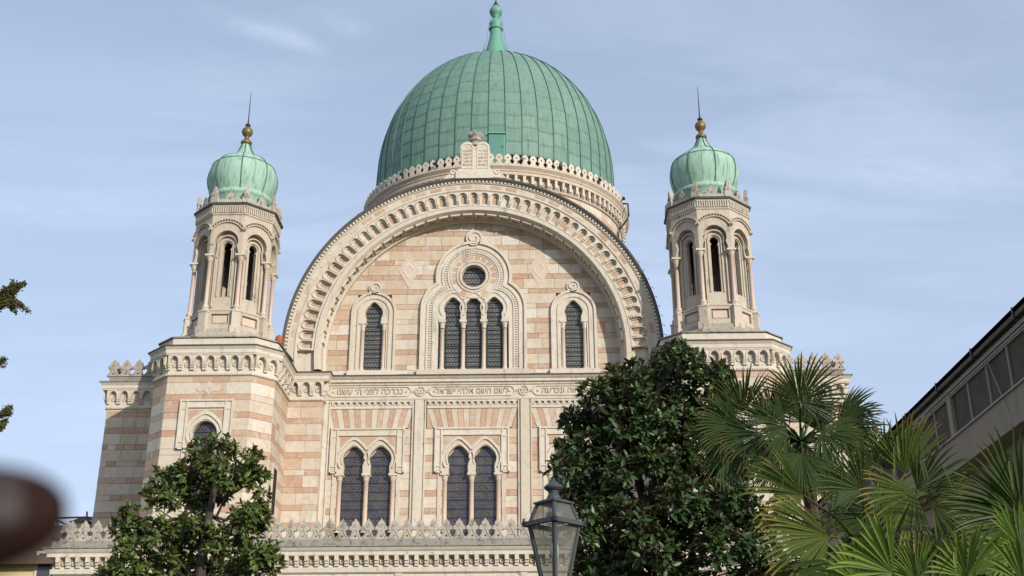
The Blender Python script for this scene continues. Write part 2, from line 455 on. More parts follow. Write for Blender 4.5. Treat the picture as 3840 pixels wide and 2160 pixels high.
# unit block: front at y = 0, body to y = 1, bevelled front edge
def unit_block():
    e = .012; v = []
    for y, k in ((0, .5-e), (.05, .5), (1, .5)):
        v += [(-k, y, -k), (k, y, -k), (k, y, k), (-k, y, k)]
    f = [(0,1,2,3)]
    for a in (0, 4):
        for i in range(4): f.append((a+i, a+(i+1) % 4, a+4+(i+1) % 4, a+4+i))
    b = MB(); b.add(v, f); return b
UB = unit_block()
UB_L = UB.mesh('light_block', M_LIGHT); UB_P = UB.mesh('pink_block', M_PINK)
BLOCKS = []     # (priority, parent, kind, matrix)
def course(parent, O, ang, length, rows, cuts=lambda a, b: [], prio=1., lens=((.75, 1.55), (.5, 1.35)), depth=.28):
    "lay stone courses on a wall face that starts at O and runs along ang; rows = [(z0, z1, 'L' or 'P')]"
    for z0, z1, k in rows:
        free = [(0., length)]
        for c0, c1 in cuts(z0, z1):
            free = [q for a, b in free for q in ((a, min(b, c0)), (max(a, c1), b)) if q[1]-q[0] > .03]
        lo, hi = lens[0] if k == 'L' else lens[1]
        for a, b in free:
            n = max(1, round((b-a)/random.uniform(lo, hi))); ed = [a]
            for i in range(1, n): ed.append(a+(b-a)*(i+random.uniform(-.28, .28))/n)
            ed.append(b)
            for p, q in zip(ed, ed[1:]):
                h = z1-z0; g = .007
                kk = ('L' if random.random() < .16 else 'P') if k == 'P' else ('P' if random.random() < .05 else 'L')
                M = T(O[0]+cos(ang)*(p+q)/2, O[1]+sin(ang)*(p+q)/2, (z0+z1)/2) @ RZ(ang) @ T(0, random.uniform(-.006, .006), 0) @ SC(q-p-g, depth, h-g)
                BLOCKS.append(((q-p)*h*prio, parent, kk, M))
def flush_blocks(limit):
    BLOCKS.sort(key=lambda t: -t[0])
    rest = {}
    for i, (p, par, k, M) in enumerate(BLOCKS):
        if i < limit: link('stone_block', UB_L if k == 'L' else UB_P, par, M)
        else: rest.setdefault((par.name, k), (par, MB()))[1].add(UB.v, UB.f, M, random.random()+.001)
    for (n, k), (par, mb) in rest.items():
        mb.build('stone_courses', M_LIGHT if k == 'L' else M_PINK, par, kind='stuff')
def bands(z0, z1, ref, per, hp):
    "alternating courses: pink stripes of height hp centred on ref + k*per"
    rows = []; k = math.floor((z0-ref)/per)-1
    while True:
        c = ref+k*per
        if c-hp/2 > z1: break
        for a, b, t in ((c-hp/2, c+hp/2, 'P'), (c+hp/2, c+per-hp/2, 'L')):
            a, b = max(a, z0), min(b, z1)
            if b-a > .04: rows.append((a, b, t))
        k += 1
    return rows

# ---------------------------------------------------------------- ground
g = MB(); g.add([(-900, -700, GZ), (900, -700, GZ), (900, 1100, GZ), (-900, 1100, GZ)], [(0, 1, 2, 3)])
g.build('ground', M_GROUND, kind='structure')

# ================================================================= SYNAGOGUE
SYN = thing('synagogue', 'striped pink and cream stone synagogue with big green copper dome and two domed turrets', 'synagogue', (0, 0, GZ))
AC = 19.11                                  # centre height of the great arch
# ---- tympanum and its backing
b = MB(); b.plate([(-7.45, 18.0)] + list(reversed([(7.45*cos(a), AC+7.45*sin(a)) for a in [pi*i/48 for i in range(49)]])) + [(7.45, 18.0)], .28, .6)
TYM = b.build('tympanum', M_LIGHT, SYN)
def tym_cuts(z0, z1):
    zm = (z0+z1)/2; c = []
    if z0 < 22.1:                                     # three-light window
        c.append((7.3-2.3, 7.3+2.3))
        for s_ in (-1, 1): c.append((7.3+s_*4.94-.85, 7.3+s_*4.94+.85))
    elif z0 < 25: 
        h = sqrt(max(0, 1.6**2-max(0, abs(zm-23.29))**2)); c.append((7.3-h, 7.3+h))
    lim = sqrt(max(.01, 7.44**2-max(0, z0-AC)**2)); c += [(-1, 7.3-lim), (7.3+lim, 20)]; return c
    for s_ in (-1, 1):                                # lozenges of fitted stone
        w_ = max(0, .50-abs(zm-23.68)*.55)
        if w_ > .03: c.append((7.3+s_*3.27-w_, 7.3+s_*3.27+w_))
    return c
course(TYM, (-7.3, 0), 0, 14.6, bands(18.2, 26.5, 18.54, .795, .26), tym_cuts, 2.)

# lozenges
for s_ in (-1, 1):
    cx = s_*3.27; b = MB()
    b.plate([(cx-.52, 23.68), (cx, 22.72), (cx+.52, 23.68), (cx, 24.64)], -.016, .25)
    lo = b.build('lozenge', M_COLUMN, TYM)
    b = MB(); b.strip([(cx-.27, 23.68), (cx, 23.26), (cx+.27, 23.68), (cx, 24.10)], .10, -.03, .0, closed=True)
    b.build('lozenge_frame', M_TRIM, TYM)

# ---- window furniture
def column_mesh(h, r):
    b = MB()
    b.lathe([(r*1.7, 0), (r*1.7, .05), (r*1.35, .07), (r*1.5, .11), (r*1.08, .16), (r, .2), (r*.93, h-.04), (r*1.15, h-.02), (r*1.15, h)], 12)
    return b.mesh('column', M_COLUMN, True)
def capital_mesh(h, r):
    b = MB(); b.lathe([(r, 0), (r*1.15, h*.12), (r*.98, h*.2), (r*1.5, h*.62), (r*1.75, h*.7)], 12)
    k = r*1.7; b.box(-k, k, -k, k, h*.7, h); return b.mesh('capital', M_TRIM)
BAR = MB().box(-.5, .5, -.016, .016, -.017, .017).mesh('glazing_bar', M_IRON)
def window_pane(outline, y, mat, parent, zb, zt, x0, x1, step):
    b = MB(); b.plate(outline, y, y+.05)
    wn = b.build('window', mat, parent)
    z = zb+step
    while z < zt:
        link('glazing_bar', BAR, wn, T((x0+x1)/2, y-.02, z) @ SC(x1-x0, 1, 1)); z += step
    return wn
CM_U = column_mesh(2.15, .105); CP_U = capital_mesh(.42, .105)
def put_column(x, y, z, cm, cp, h, parent):
    c = link('column', cm, parent, T(x, y, z)); link('capital', cp, c, T(x, y, z+h)); return c
def curl(mb, cx, cz, r, y0, y1):
    "scroll that ends a hood mould"
    pts = [(cx+r*(1-.72*t)*cos(-pi/2-.5+t*2.9*pi), cz+r*(1-.72*t)*sin(-pi/2-.5+t*2.9*pi)) for t in [i/40 for i in range(41)]]
    mb.strip(pts, .06, y0, y1); mb.plate(arc(cx, cz, r*.98, 0, 2*pi, 24)[:-1], y0+.06, y1)

# side lights of the tympanum
for s_ in (-1, 1):
    cx = s_*4.94
    hole = [(cx-.64, 18.34), (cx-.64, 20.86), (cx-.39, 20.86)] + horseshoe(cx, 21.37, .44, .365, 21.97) + [(cx+.39, 20.86), (cx+.64, 20.86), (cx+.64, 18.34)]
    out = [(cx-1.12, 18.12)] + arc(cx, 21.38, 1.12, pi, 0, 26) + [(cx+1.12, 18.12)]
    b = MB(); b.plate(out, -.07, .26, [hole])
    sur = b.build('window_surround', M_TRIM, TYM)
    b = MB(); b.strip([(cx-1.06, 18.35)] + arc(cx, 21.38, 1.06, pi, 0, 26) + [(cx+1.06, 18.35)], .12, -.15, -.06)
    b.strip([(cx-.78, 18.35)] + arc(cx, 21.38, .78, pi, 0, 26) + [(cx+.78, 18.35)], .07, -.12, -.06)
    curl(b, cx, 22.72, .33, -.15, -.0)
    b.build('hood_mould', M_TRIM, sur)
    b = MB(); b.box(cx-1.2, cx+1.2, -.2, -.05, 18.12, 18.36); b.build('sill', M_TRIM, sur)
    window_pane([(cx-.64, 18.34)] + [(cx-.64, 20.95)] + horseshoe(cx, 21.37, .5, .42, 22.05) + [(cx+.64, 20.95), (cx+.64, 18.34)], .2, M_GLASSU, TYM, 18.4, 21.9, cx-.45, cx+.45, .235)
    for d in (-.535, .535): put_column(cx+d, .05, 18.36, CM_U, CP_U, 2.15, sur)

# three-light window under a trefoil with an oculus
hole = [(-1.74, 18.34), (-1.74, 21.0)]
for c in (-1.02, 0, 1.02): hole += [(c-.385, 21.0)] + horseshoe(c, 21.6, .455, .365, 22.18) + [(c+.385, 21.0)]
hole += [(1.74, 21.0), (1.74, 18.34)]
def trefoil(k, zb):
    "outline k inside the outermost line"
    R1, R2 = 1.67-k, 1.90-k
    # lobes meet the top circle
    a = 0
    best = min(((abs(hypot(-.95+R1*cos(t), 21.55+R1*sin(t)-23.29)-R2), t) for t in [pi*(.5+.5*i/200) for i in range(200)]))[1]
    px, pz = -.95+R1*cos(best), 21.55+R1*sin(best)
    a2 = atan2(pz-23.29, px)
    if a2 < 0: a2 += 2*pi
    left = [(-2.62+k, zb)] + arc(-.95, 21.55, R1, pi, best, 14)
    top = arc(0, 23.29, R2, a2, pi-a2, 44)[1:-1]
    return left + top + [(-x, z) for x, z in reversed(left)]
b = MB(); b.plate(trefoil(0, 18.12), -.09, .26, [hole, arc(0, 23.29, .6, 0, 2*pi, 32)[:-1]])
SUR = b.build('window_surround', M_TRIM, TYM)
b = MB()
b.strip(trefoil(.06, 18.36), .13, -.19, -.08); b.strip(trefoil(.34, 18.36), .10, -.14, -.08); b.strip(trefoil(.62, 18.36), .07, -.14, -.08)
curl(b, 0, 25.40, .43, -.19, .0)
b.build('hood_mould', M_TRIM, SUR)
b = MB()
for r, w_, y in ((.66, .12, -.17), (.82, .10, -.14), (1.17, .05, -.12)): b.strip(arc(0, 23.29, r, 0, 2*pi, 40)[:-1], w_, y, -.08, closed=True)
for c in (-1.02, 0, 1.02): b.strip(horseshoe(c, 21.6, .66, .52, 22.42)[2:-2] if c == 0 else horseshoe(c, 21.6, .66, .52, 22.42), .06, -.13, -.08)
b.build('oculus_rim', M_TRIM, SUR)
INL = MB()
for i in range(12):
    a = pi*(.04+i*.0836*1.0) if False else pi*(-.14+1.28*(i+.5)/12)
    b = MB(); da = .125
    b.plate(arc(0, 23.29, 1.10, a-da, a+da, 4) + arc(0, 23.29, .90, a+da, a-da, 4), -.10, -.05)
    b.build('inlay_panel', M_PINK, SUR)
for s_ in (-1, 1):
    b = MB(); b.plate([(s_*.33, 22.35), (s_*.52, 22.58), (s_*.72, 22.42), (s_*.52, 22.16)], -.10, -.05); b.build('inlay_panel', M_PINK, SUR)
def walk(path, step):
    P = [Vector(p) for p in path]; acc = 0; out = []
    for a, c in zip(P, P[1:]):
        L = (c-a).length; t = step-acc if acc else 0
        while t < L:
            q = a+(c-a)*(t/L); out.append((q.x, q.y, atan2(c.y-a.y, c.x-a.x))); t += step
        acc = (acc+L) % step
    return out
b = MB()
for x, z, a in walk(trefoil(.49, 18.4), .125): b.box(-.032, .032, -.135, -.07, -.055, .055, T(x, 0, z) @ RY(-a))
b.build('dentils', M_TRIM, SUR, kind='stuff')
b = MB(); b.box(-2.74, 2.74, -.22, -.05, 18.12, 18.37); b.build('sill', M_TRIM, SUR)
window_pane([(-1.74, 18.34), (-1.74, 21.05)] + [(-1.5, 22.3), (1.5, 22.3)] + [(1.74, 21.05), (1.74, 18.34)], .2, M_GLASSU, TYM, 18.4, 22.1, -1.5, 1.5, .235)
window_pane(arc(0, 23.29, .7, 0, 2*pi, 28)[:-1], .22, M_GLASSU, TYM, 22.7, 23.8, -.55, .55, .3)
for x in (-1.545, -.51, .51, 1.545): put_column(x, .05, 18.36, CM_U, CP_U, 2.2, SUR)
b = MB()
for x in (-1.36, -.68, -.34, .34, .68, 1.36): b.box(x-.018, x+.018, .165, .195, 18.36, 21.6)
for x in (-1.02, 0, 1.02): b.box(x-.36, x+.36, .15, .19, 19.66, 19.72)
b.build('window_frame', M_IRON, TYM)

# ---- great arch
A0, A1 = radians(-7.5), radians(187.5)
b = MB()
b.ringxz([(7.16, .26), (7.16, -.22), (7.30, -.30), (7.30, -.90), (7.40, -1.10), (7.60, -1.10), (7.62, -1.04), (7.64, -1.0)], AC, A0, A1, 96)
b.ringxz([(7.64, -.86), (8.46, -.86)], AC, A0, A1, 96)
b.ringxz([(8.44, -.86), (8.44, -1.06), (8.50, -1.12), (8.56, -1.12), (8.58, -1.07), (8.86, -1.07), (8.88, -1.13), (8.92, -1.13), (8.92, -1.08), (9.04, -1.08), (9.05, -1.2), (9.10, -1.24)], AC, A0, A1, 96)
ARCH = b.build('arch', M_TRIM, SYN, smooth=False)
b = MB(); b.ringxz([(9.10, -1.27), (9.19, -1.27), (9.19, -.6), (9.10, -.5), (9.05, 21)], AC, A0, A1, 96); b.ringxz([(9.10, -1.27), (9.04, -1.22)], AC, A0, A1, 96)
b.build('roof', M_LEAD, SYN)
NP = 47; PIT = radians(180/NP)
def polar(u, v): return (v*sin(u), v*cos(u))
nb = MB()
hw = .19; rr = 8.02
def dl(x, r): return x/r
hole = [(dl(-hw, rr), 7.74), (dl(-hw, rr), 8.17)] + [(dl(hw*cos(pi-pi*i/8), rr), 8.17+hw*1.02*sin(pi*i/8)) for i in range(1, 8)] + [(dl(hw, rr), 8.17), (dl(hw, rr), 7.74)]
def inset(h, k):
    return [(u*(1-k), 8.0+(v-8.0)*(1-k*.75)) for u, v in h]
outl = [(-PIT/2, 7.64), (-PIT/2, 8.44), (-PIT/4, 8.44), (0, 8.44), (PIT/4, 8.44), (PIT/2, 8.44), (PIT/2, 7.64), (0, 7.64)]
nb.plate(outl, -1.06, -.86, [hole], fn=polar)
nb.plate([(u*1.02, v) for u, v in hole], -.965, -.86, [inset(hole, .34)], fn=polar)
# raised archivolt of the niche and the little stepped corbel between two niches
ao = [(dl(1.22*hw*cos(pi-pi*i/8), rr), 8.17+1.22*hw*sin(pi*i/8)) for i in range(9)]
nb.strip([polar(*p) for p in [(dl(-1.22*hw, rr), 7.98)] + ao + [(dl(1.22*hw, rr), 7.98)]], .05, -1.11, -1.05)
for k, (z0, z1) in enumerate(((7.72, 7.78), (7.81, 7.87), (7.90, 7.97))):
    for sg in (-1, 1):
        x0 = 8.0*PIT/2*sg; nb.box(min(x0, x0-sg*.075), max(x0, x0-sg*.075), -1.10-.02*k, -1.05, z0, z1)
NICHE = nb.mesh('niche', M_TRIM)
pb = MB(); pb.plate([(u*.72, 7.98+(v-8.0)*.82) for u, v in hole], -.90, -.86, fn=polar); PANEL = pb.mesh('niche_panel', M_PINK); PANEL2 = pb.mesh('niche_panel', M_LIGHT)
for i in range(NP):
    a = -pi/2+PIT*(i+.5)
    M = T(0, 0, AC) @ RY(a)
    n_ = link('niche', NICHE, ARCH, M)
    link('niche_panel', PANEL if random.random() < .8 else PANEL2, n_ if False else ARCH, M)
for i in range(34):                                     # coloured panels above the niches
    if i % 9 == 4: continue
    a = radians(4+172*(i+.5)/34); da = radians(172/34)*.36
    b = MB(); b.plate(arc(0, AC, 8.63, a-da, a+da, 3) + arc(0, AC, 8.80, a+da, a-da, 3), -1.085, -1.06)
    b.build('inlay_panel', M_PINK if random.random() < .55 else M_LIGHT, ARCH)
b = MB()
for i in range(150):
    a = radians(-1+182*(i+.5)/150); b.box(-.05, .05, -1.17, -1.07, 8.925, 9.04, T(0, 0, AC) @ RY(pi/2-a))
b.build('dentils', M_TRIM, ARCH, kind='stuff')
for i in range(36):                                     # coffers under the arch
    a = radians(3+174*(i+.5)/36); b = MB()
    pth = [(-.22, -.86), (.22, -.86), (.22, -.42), (-.22, -.42)]
    for (x0, x1, y0, y1) in ((-.24, -.18, -.9, -.4), (.18, .24, -.9, -.4), (-.18, .18, -.9, -.84), (-.18, .18, -.46, -.4)):
        b.box(x0, x1, y0, y1, 7.22, 7.31, T(0, 0, AC) @ RY(pi/2-a))
    if i == 0: COFFER = b
    b.build('coffer', M_TRIM, ARCH)
for i in range(9):                                      # snow hooks on the right-hand edge
    a = radians(4+i*3.1); x, z = 9.19*cos(a), AC+9.19*sin(a)
    b = MB(); b.tube([(x, -1.0, z), (x+.16*cos(a), -1.0, z+.16*sin(a)), (x+.18*cos(a), -1.0, z+.18*sin(a)-.1)], .014, 5); b.build('roof_hook', M_IRON, SYN)

# ---- tablets of the law on the crown of the arch
b = MB()
b.box(-.92, .98, -1.3, -.5, 28.20, 28.62); b.box(-.82, .9, -1.25, -.55, 28.62, 28.76)
def tabl(k): return [(-.70+k+.03, 28.76+k)] + arc(-.335, 30.03, .37-k, pi, 0.25, 12) + arc(.445, 30.03, .37-k, pi-.25, 0, 12) + [(.81-k, 28.76+k)]
b.plate(tabl(0), -1.12, -.75, back=True)
TAB = b.build('law_tablets', M_TRIM, SYN)
b = MB()
for c in (-.335, .445): b.strip([(c-.27, 28.86)] + arc(c, 30.01, .27, pi, 0, 14) + [(c+.27, 28.86)], .045, -1.15, -1.11, closed=True)
b.build('tablet_border', M_TRIM, TAB)
b = MB(); b.lathe([(.24, 30.2), (.22, 30.42), (.30, 30.48), (.33, 30.52), (.28, 30.64), (.38, 30.80), (.35, 30.84), (.1, 30.76), (.1, 30.88), (.13, 30.94), (.06, 31.0), (0, 31.02)], 14, T(.06, -.95, 0))
for i in range(8): b.lathe([(.0, .16), (.07, .1), (.08, .02), (.03, -.06), (0, -.08)], 6, T(.06+.34*cos(i*pi/4), -.95+.34*sin(i*pi/4), 30.80))
b.build('stone_crown', M_WORN, TAB)
for s_ in (-1, 1):
    b = MB(); b.plate([(s_*.85+.06, 28.30), (s_*.9+.06, 28.72), (s_*1.15+.06, 28.66), (s_*1.25+.06, 28.55), (s_*1.5+.06, 28.36), (s_*1.6+.06, 28.22)], -1.2, -.7, back=True)
    b.strip(arc(s_*1.12+.06, 28.60, .11, 0, 2*pi, 12)[:-1], .07, -1.24, -.7, closed=True); b.build('scroll', M_TRIM, TAB)

def text(body, x, y, z, size, mat, parent, name='lettering', ext=.012, align='CENTER', wid=None):
    cu = bpy.data.curves.new(name, 'FONT'); cu.body = body[::-1]; cu.size = size; cu.extrude = ext
    cu.align_x = align; cu.align_y = 'CENTER'; cu.resolution_u = 2
    o = bpy.data.objects.new('text_src', cu); COL.objects.link(o)
    dg = bpy.context.evaluated_depsgraph_get(); dg.update()
    me = bpy.data.meshes.new_from_object(o.evaluated_get(dg)); bpy.data.objects.remove(o)
    me.materials.clear(); me.materials.append(mat); me.name = name
    sx = 1.
    if wid and len(me.vertices):
        xs = [v.co.x for v in me.vertices]; sx = wid/max(.01, max(xs)-min(xs))
    # one object per letter: pieces whose widths overlap belong together
    par = list(range(len(me.vertices)))
    def find(i):
        while par[i] != i: par[i] = par[par[i]]; i = par[i]
        return i
    for e in me.edges:
        a, c = find(e.vertices[0]), find(e.vertices[1]); par[a] = c
    isl = {}
    for i in range(len(par)): isl.setdefault(find(i), []).append(i)
    spans = sorted((min(me.vertices[i].co.x for i in k), max(me.vertices[i].co.x for i in k), k) for k in isl.values())
    groups = []
    for a, c, k in spans:
        if groups and a < groups[-1][1]-.004: groups[-1][1] = max(groups[-1][1], c); groups[-1][2] += k
        else: groups.append([a, c, list(k)])
    M = T(x, y, z) @ Matrix.Rotation(pi/2, 4, 'X') @ SC(sx, 1, 1)
    for a, c, k in groups:
        ks = set(k); idx = {i: j for j, i in enumerate(k)}; lm = MB()
        lm.add([me.vertices[i].co for i in k], [tuple(idx[i] for i in p.vertices) for p in me.polygons if p.vertices[0] in ks])
        lm.build(name, mat, parent, M)
    bpy.data.meshes.remove(me)
LET = plain('cut_letter', (.30, .24, .17), .85)
tabtxt = (('לא תרצח', 'לא תנאף', 'לא תגנב', 'לא תענה', 'לא תחמד'), ('אנכי ה׳', 'לא יהיה', 'לא תשא', 'זכור את', 'כבד את'))
for c, col in zip((-.335, .445), tabtxt):
    for k, s_ in enumerate(col): text(s_, c, -1.125, 29.86-k*.205, .20, LET, TAB, 'letter', .006, wid=.44)
    b = MB(); b.strip(arc(c, 30.12, .06, 0, 2*pi, 10)[:-1], .02, -1.135, -1.1, closed=True); b.build('roundel', M_TRIM, TAB)

# ---- drum and dome
DY, DRR = 31.633, 10.0
D0 = T(0, DY, 0)
FA0, FA1 = pi*1.0-.55, 2*pi+.55                             # the half of the ring that faces the garden
b = MB(); b.lathe([(DRR, 20), (DRR, 39.45), (10.12, 39.5), (10.18, 39.6), (10.12, 39.68), (10.04, 39.7), (10.04, 40.3), (10.42, 40.34), (10.44, 40.55), (10.50, 40.6), (10.52, 40.7), (10.66, 40.86), (10.70, 40.9), (10.70, 40.98), (10.58, 41.04), (10.58, 41.12), (9.5, 41.12)], 128, D0)
DRUM = b.build('drum', M_LIGHT, SYN, smooth=False)
# courses of the drum as curved-in facets
nseg = 40
for i in range(nseg):
    a = -pi/2+(i+.5-nseg/2)*(pi*1.1/nseg)
    if abs(a+pi/2) > 1.75: continue
    seg = 2*(DRR+.03)*tan(pi*1.1/nseg/2)
    ox, oy = (DRR+.03)*cos(a), DY+(DRR+.03)*sin(a)
    dx, dy = -sin(a), cos(a)
    course(DRUM, (ox-dx*seg/2, oy-dy*seg/2), a+pi/2, seg, bands(30.0, 39.42, 38.7, 1.25, .36), prio=.22 if a < -pi/2 else .55, lens=((.8, 1.0), (.8, 1.0)), depth=.1)
NM = 106
mo = [(-.25, 0), (-.25, .1), (-.2, .13), (-.15, .2), (-.16, .30), (-.25, .38), (-.265, .50), (-.22, .66), (-.12, .77), (0, .86)]
mo = mo + [(-x, z) for x, z in reversed(mo[:-1])]
b = MB(); b.plate(mo, -.07, .07, [arc(0, .52, .065, 0, 2*pi, 10)[:-1]], back=True); b.box(-.2, .2, -.09, -.07, .03, .07)
MER = b.mesh('merlon', M_TRIM)
b = MB()                                                 # stepped bracket of the gallery
b.box(-.10, .10, -.02, .38, .42, .6); b.box(-.10, .10, -.02, .30, .27, .42); b.box(-.10, .10, -.02, .20, .12, .27); b.box(-.10, .10, -.02, .12, 0, .12)
CORB = b.mesh('corbel', M_TRIM)
b = MB(); b.strip(arc(0, .15, .10, 0, 2*pi, 12)[:-1], .05, -.05, .05, closed=True); b.plate(arc(0, .15, .04, 0, 2*pi, 8)[:-1], -.05, .05); ROS = b.mesh('rosette', M_TRIM)
for i in range(NM):
    a = 2*pi*i/NM-pi/2
    if abs(((a+pi/2+pi) % (2*pi))-pi) > radians(112): continue
    R_ = RZ(a+pi/2)
    link('merlon', MER, DRUM, D0 @ R_ @ T(0, -10.50, 41.10))
    link('corbel', CORB, DRUM, D0 @ R_ @ T(0, -10.38, 39.72))
    R2 = RZ(a+pi/2+pi/NM)
    link('rosette', ROS, DRUM, D0 @ R2 @ T(0, -10.08, 39.72))
for k in range(-3, 6):                                    # little round-headed lights of the drum
    a = -pi/2+(k+.5)*2*pi/20
    M = D0 @ RZ(a+pi/2)
    b = MB(); b.plate([(-.5, 33.6)] + arc(0, 35.0, .5, pi, 0, 12) + [(.5, 33.6)], -10.16, -9.9, [[(-.28, 33.7)] + arc(0, 35.0, .28, pi, 0, 10) + [(.28, 33.7)]], M)
    wd = b.build('drum_window', M_TRIM, DRUM)
    b = MB(); b.plate([(-.3, 33.6)] + arc(0, 35.0, .3, pi, 0, 10) + [(.3, 33.6)], -10.05, -9.9, (), M); b.build('window_pane', M_GLASSU, wd)
for k in range(7):                                        # small lights right under the gallery, seen past the arch
    a = radians(-62+k*19)
    M = D0 @ RZ(a+pi/2)
    b = MB(); b.plate([(-.55, 36.1)] + arc(0, 36.9, .55, pi, 0, 12) + [(.55, 36.1)], -10.17, -9.9, [[(-.33, 36.1)] + arc(0, 36.9, .33, pi, 0, 10) + [(.33, 36.1)]], M)
    wd = b.build('drum_window', M_TRIM, DRUM)
    b = MB(); b.plate([(-.34, 36.0)] + arc(0, 36.9, .34, pi, 0, 10) + [(.34, 36.0)], -10.08, -9.9, (), M); b.build('window_pane', M_GLASSU, wd)
# dome
DR, DZ0, DH, DE = 9.6, 44.0, 12.0, 2.2
def dome_r(z): return DR if z <= DZ0 else DR*max(0, 1-((z-DZ0)/DH)**DE)**.5
zl = [41.1, 42.1, 43.1]
# equal steps along the meridian
mer = [(DR, 42.42), (DR, DZ0)] + [(dome_r(DZ0+DH*t), DZ0+DH*t) for t in [sin(pi/2*i/200) for i in range(1, 199)]]
cum = [0]
for p, q in zip(mer, mer[1:]): cum.append(cum[-1]+hypot(q[0]-p[0], q[1]-p[1]))
def merid(s_):
    for i in range(len(cum)-1):
        if cum[i+1] >= s_:
            t = (s_-cum[i])/max(1e-6, cum[i+1]-cum[i]); return (mer[i][0]+(mer[i+1][0]-mer[i][0])*t, mer[i][1]+(mer[i+1][1]-mer[i][1])*t)
    return mer[-1]
NS, NR = 48, 16
TOPS = cum[-1]*.975
b = MB(); b.lathe([(r*.992, z) for r, z in [merid(cum[-1]*i/60) for i in range(60)]] + [(0, 55.9)], 96, D0)
DOME = b.build('dome', M_COPPER, SYN, smooth=True)
b = MB(); b.lathe([(8.7, 41.0), (8.7, 42.5), (9.62, 42.40)], 96, D0); b.build('dome_recess', M_LEAD, DOME)
hseg = 2*pi/NS
DOFF = .11                                               # seam just right of the axis, as in the photograph
panels = []
rest = MB()
for r_ in range(NR):
    for odd in (0, 1):
        s0 = TOPS*(r_+(.0 if r_ == 0 else (.16*odd-.08)))/NR; s1 = TOPS*(r_+1+((.16*odd-.08) if r_ < NR-1 else 0))/NR
        pb = MB(); vs = []; fs = []
        na, ns = 3, 4
        for j in range(ns+1):
            rad, z = merid(s0+(s1-s0)*j/ns)
            for i in range(na+1):
                a = (-.5+i/na)*hseg; vs.append((rad*sin(a), -rad*cos(a), z))
        for j in range(ns):
            for i in range(na): fs.append((j*(na+1)+i, j*(na+1)+i+1, (j+1)*(na+1)+i+1, (j+1)*(na+1)+i))
        n0 = len(vs)                                      # the sheet's lower lap stands proud of the one below
        for i in range(na+1):
            rad, z = merid(s0); a = (-.5+i/na)*hseg; vs.append(((rad-.006)*sin(a), -(rad-.006)*cos(a), z-.004))
        for i in range(na): fs.append((i+1, i, n0+i, n0+i+1))
        pb.add(vs, fs); me = pb.mesh('copper_sheet', M_COPPER, True)
        for k in range(NS):
            if k % 2 != odd: continue
            a = (k+.5)*hseg+DOFF
            ang = ((a+pi) % (2*pi))-pi
            panels.append((abs(ang), r_, me, pb, D0 @ RZ(a)))
panels.sort(key=lambda t: t[0]+.0*t[1])
for i, (an, r_, me, pb, M) in enumerate(panels):
    if i < 300: link('copper_sheet', me, DOME, M)
    else: rest.add(pb.v, pb.f, M, random.random()+.001)
rest.build('copper_sheets', M_COPPER, DOME, kind='stuff')
b = MB(); vs = []; fs = []
pts = [merid(TOPS*i/40) for i in range(41)]
for i, (r_, z) in enumerate(pts):
    q = pts[min(i+1, 40)]; p = pts[max(i-1, 0)]; t = Vector((q[0]-p[0], q[1]-p[1])).normalized(); n_ = Vector((t.y, -t.x))
    o = Vector((r_, z))+n_*.07; i_ = Vector((r_, z))-n_*.02; w_ = .02
    vs += [(-w_, -i_.x, i_.y), (-w_, -o.x, o.y), (w_, -o.x, o.y), (w_, -i_.x, i_.y)]
for i in range(40):
    for j in range(3): fs.append((4*i+j, 4*i+j+1, 4*i+j+5, 4*i+j+4))
b.add(vs, fs); SEAM = b.mesh('standing_seam', M_SEAMD)
for k in range(NS): link('standing_seam', SEAM, DOME, D0 @ RZ(k*hseg+DOFF))
# door in the dome
ha = .5*hseg+DOFF-hseg
M = D0 @ RZ(ha)
b = MB(); b.box(-.60, .60, -9.74, -9.3, 41.1, 44.02); b.box(-.66, .66, -9.86, -9.3, 44.02, 44.12)
hd = b.build('hatch_door', M_SEAM, DOME, M)
b = MB(); b.box(-.5, .5, -9.77, -9.7, 41.3, 43.95); b.build('door_leaf', metal('teal_door', (.085, .22, .175), .5), hd, M)
b = MB(); b.box(.36, .5, -9.83, -9.77, 42.9, 42.96); b.build('handle', M_TUBE, hd, M)
# finial
b = MB(); b.lathe([(1.3, 55.3), (1.15, 56.2), (1.0, 57.0), (.86, 57.7), (.66, 58.5), (.53, 59.2), (.50, 59.82)], 10, D0); b.lathe([(.54, 59.8), (.62, 59.86), (.62, 59.98), (.55, 60.04), (.44, 60.1), (.55, 60.3), (.57, 60.45), (.45, 60.75), (.24, 60.95), (.22, 61.1), (.3, 61.14), (.28, 61.2), (.42, 61.36), (.56, 61.62), (.57, 61.78), (.46, 62.05), (.26, 62.25), (.24, 62.3)], 20, D0)
FIN = b.build('finial', M_SEAM, DOME, smooth=True)
b = MB(); b.lathe([(.27, 62.3), (.28, 62.36), (.16, 62.42), (.12, 62.55), (.17, 62.62), (.1, 62.7), (.05, 62.8), (.025, 64.2), (0, 64.6)], 10, D0); b.build('spire', M_IRON, DOME, smooth=True)
b = MB()
for s_ in (-1, 1): b.tube([(s_*.3, DY-.3, 62.3), (s_*.62, DY-.3, 60.0), (s_*.95, DY-.4, 57.3), (s_*1.5, DY-.5, 55.8)], .012, 4)
b.build('lightning_cable', M_IRON, DOME)
for s_ in (-1, 1):
    b = MB(); b.plate([(s_*.92, 56.9), (s_*.98, 58.35), (s_*1.12, 57.5), (s_*1.3, 56.8)], DY-.3, DY+.3, back=True); b.build('finial_foot', M_SEAM, DOME)
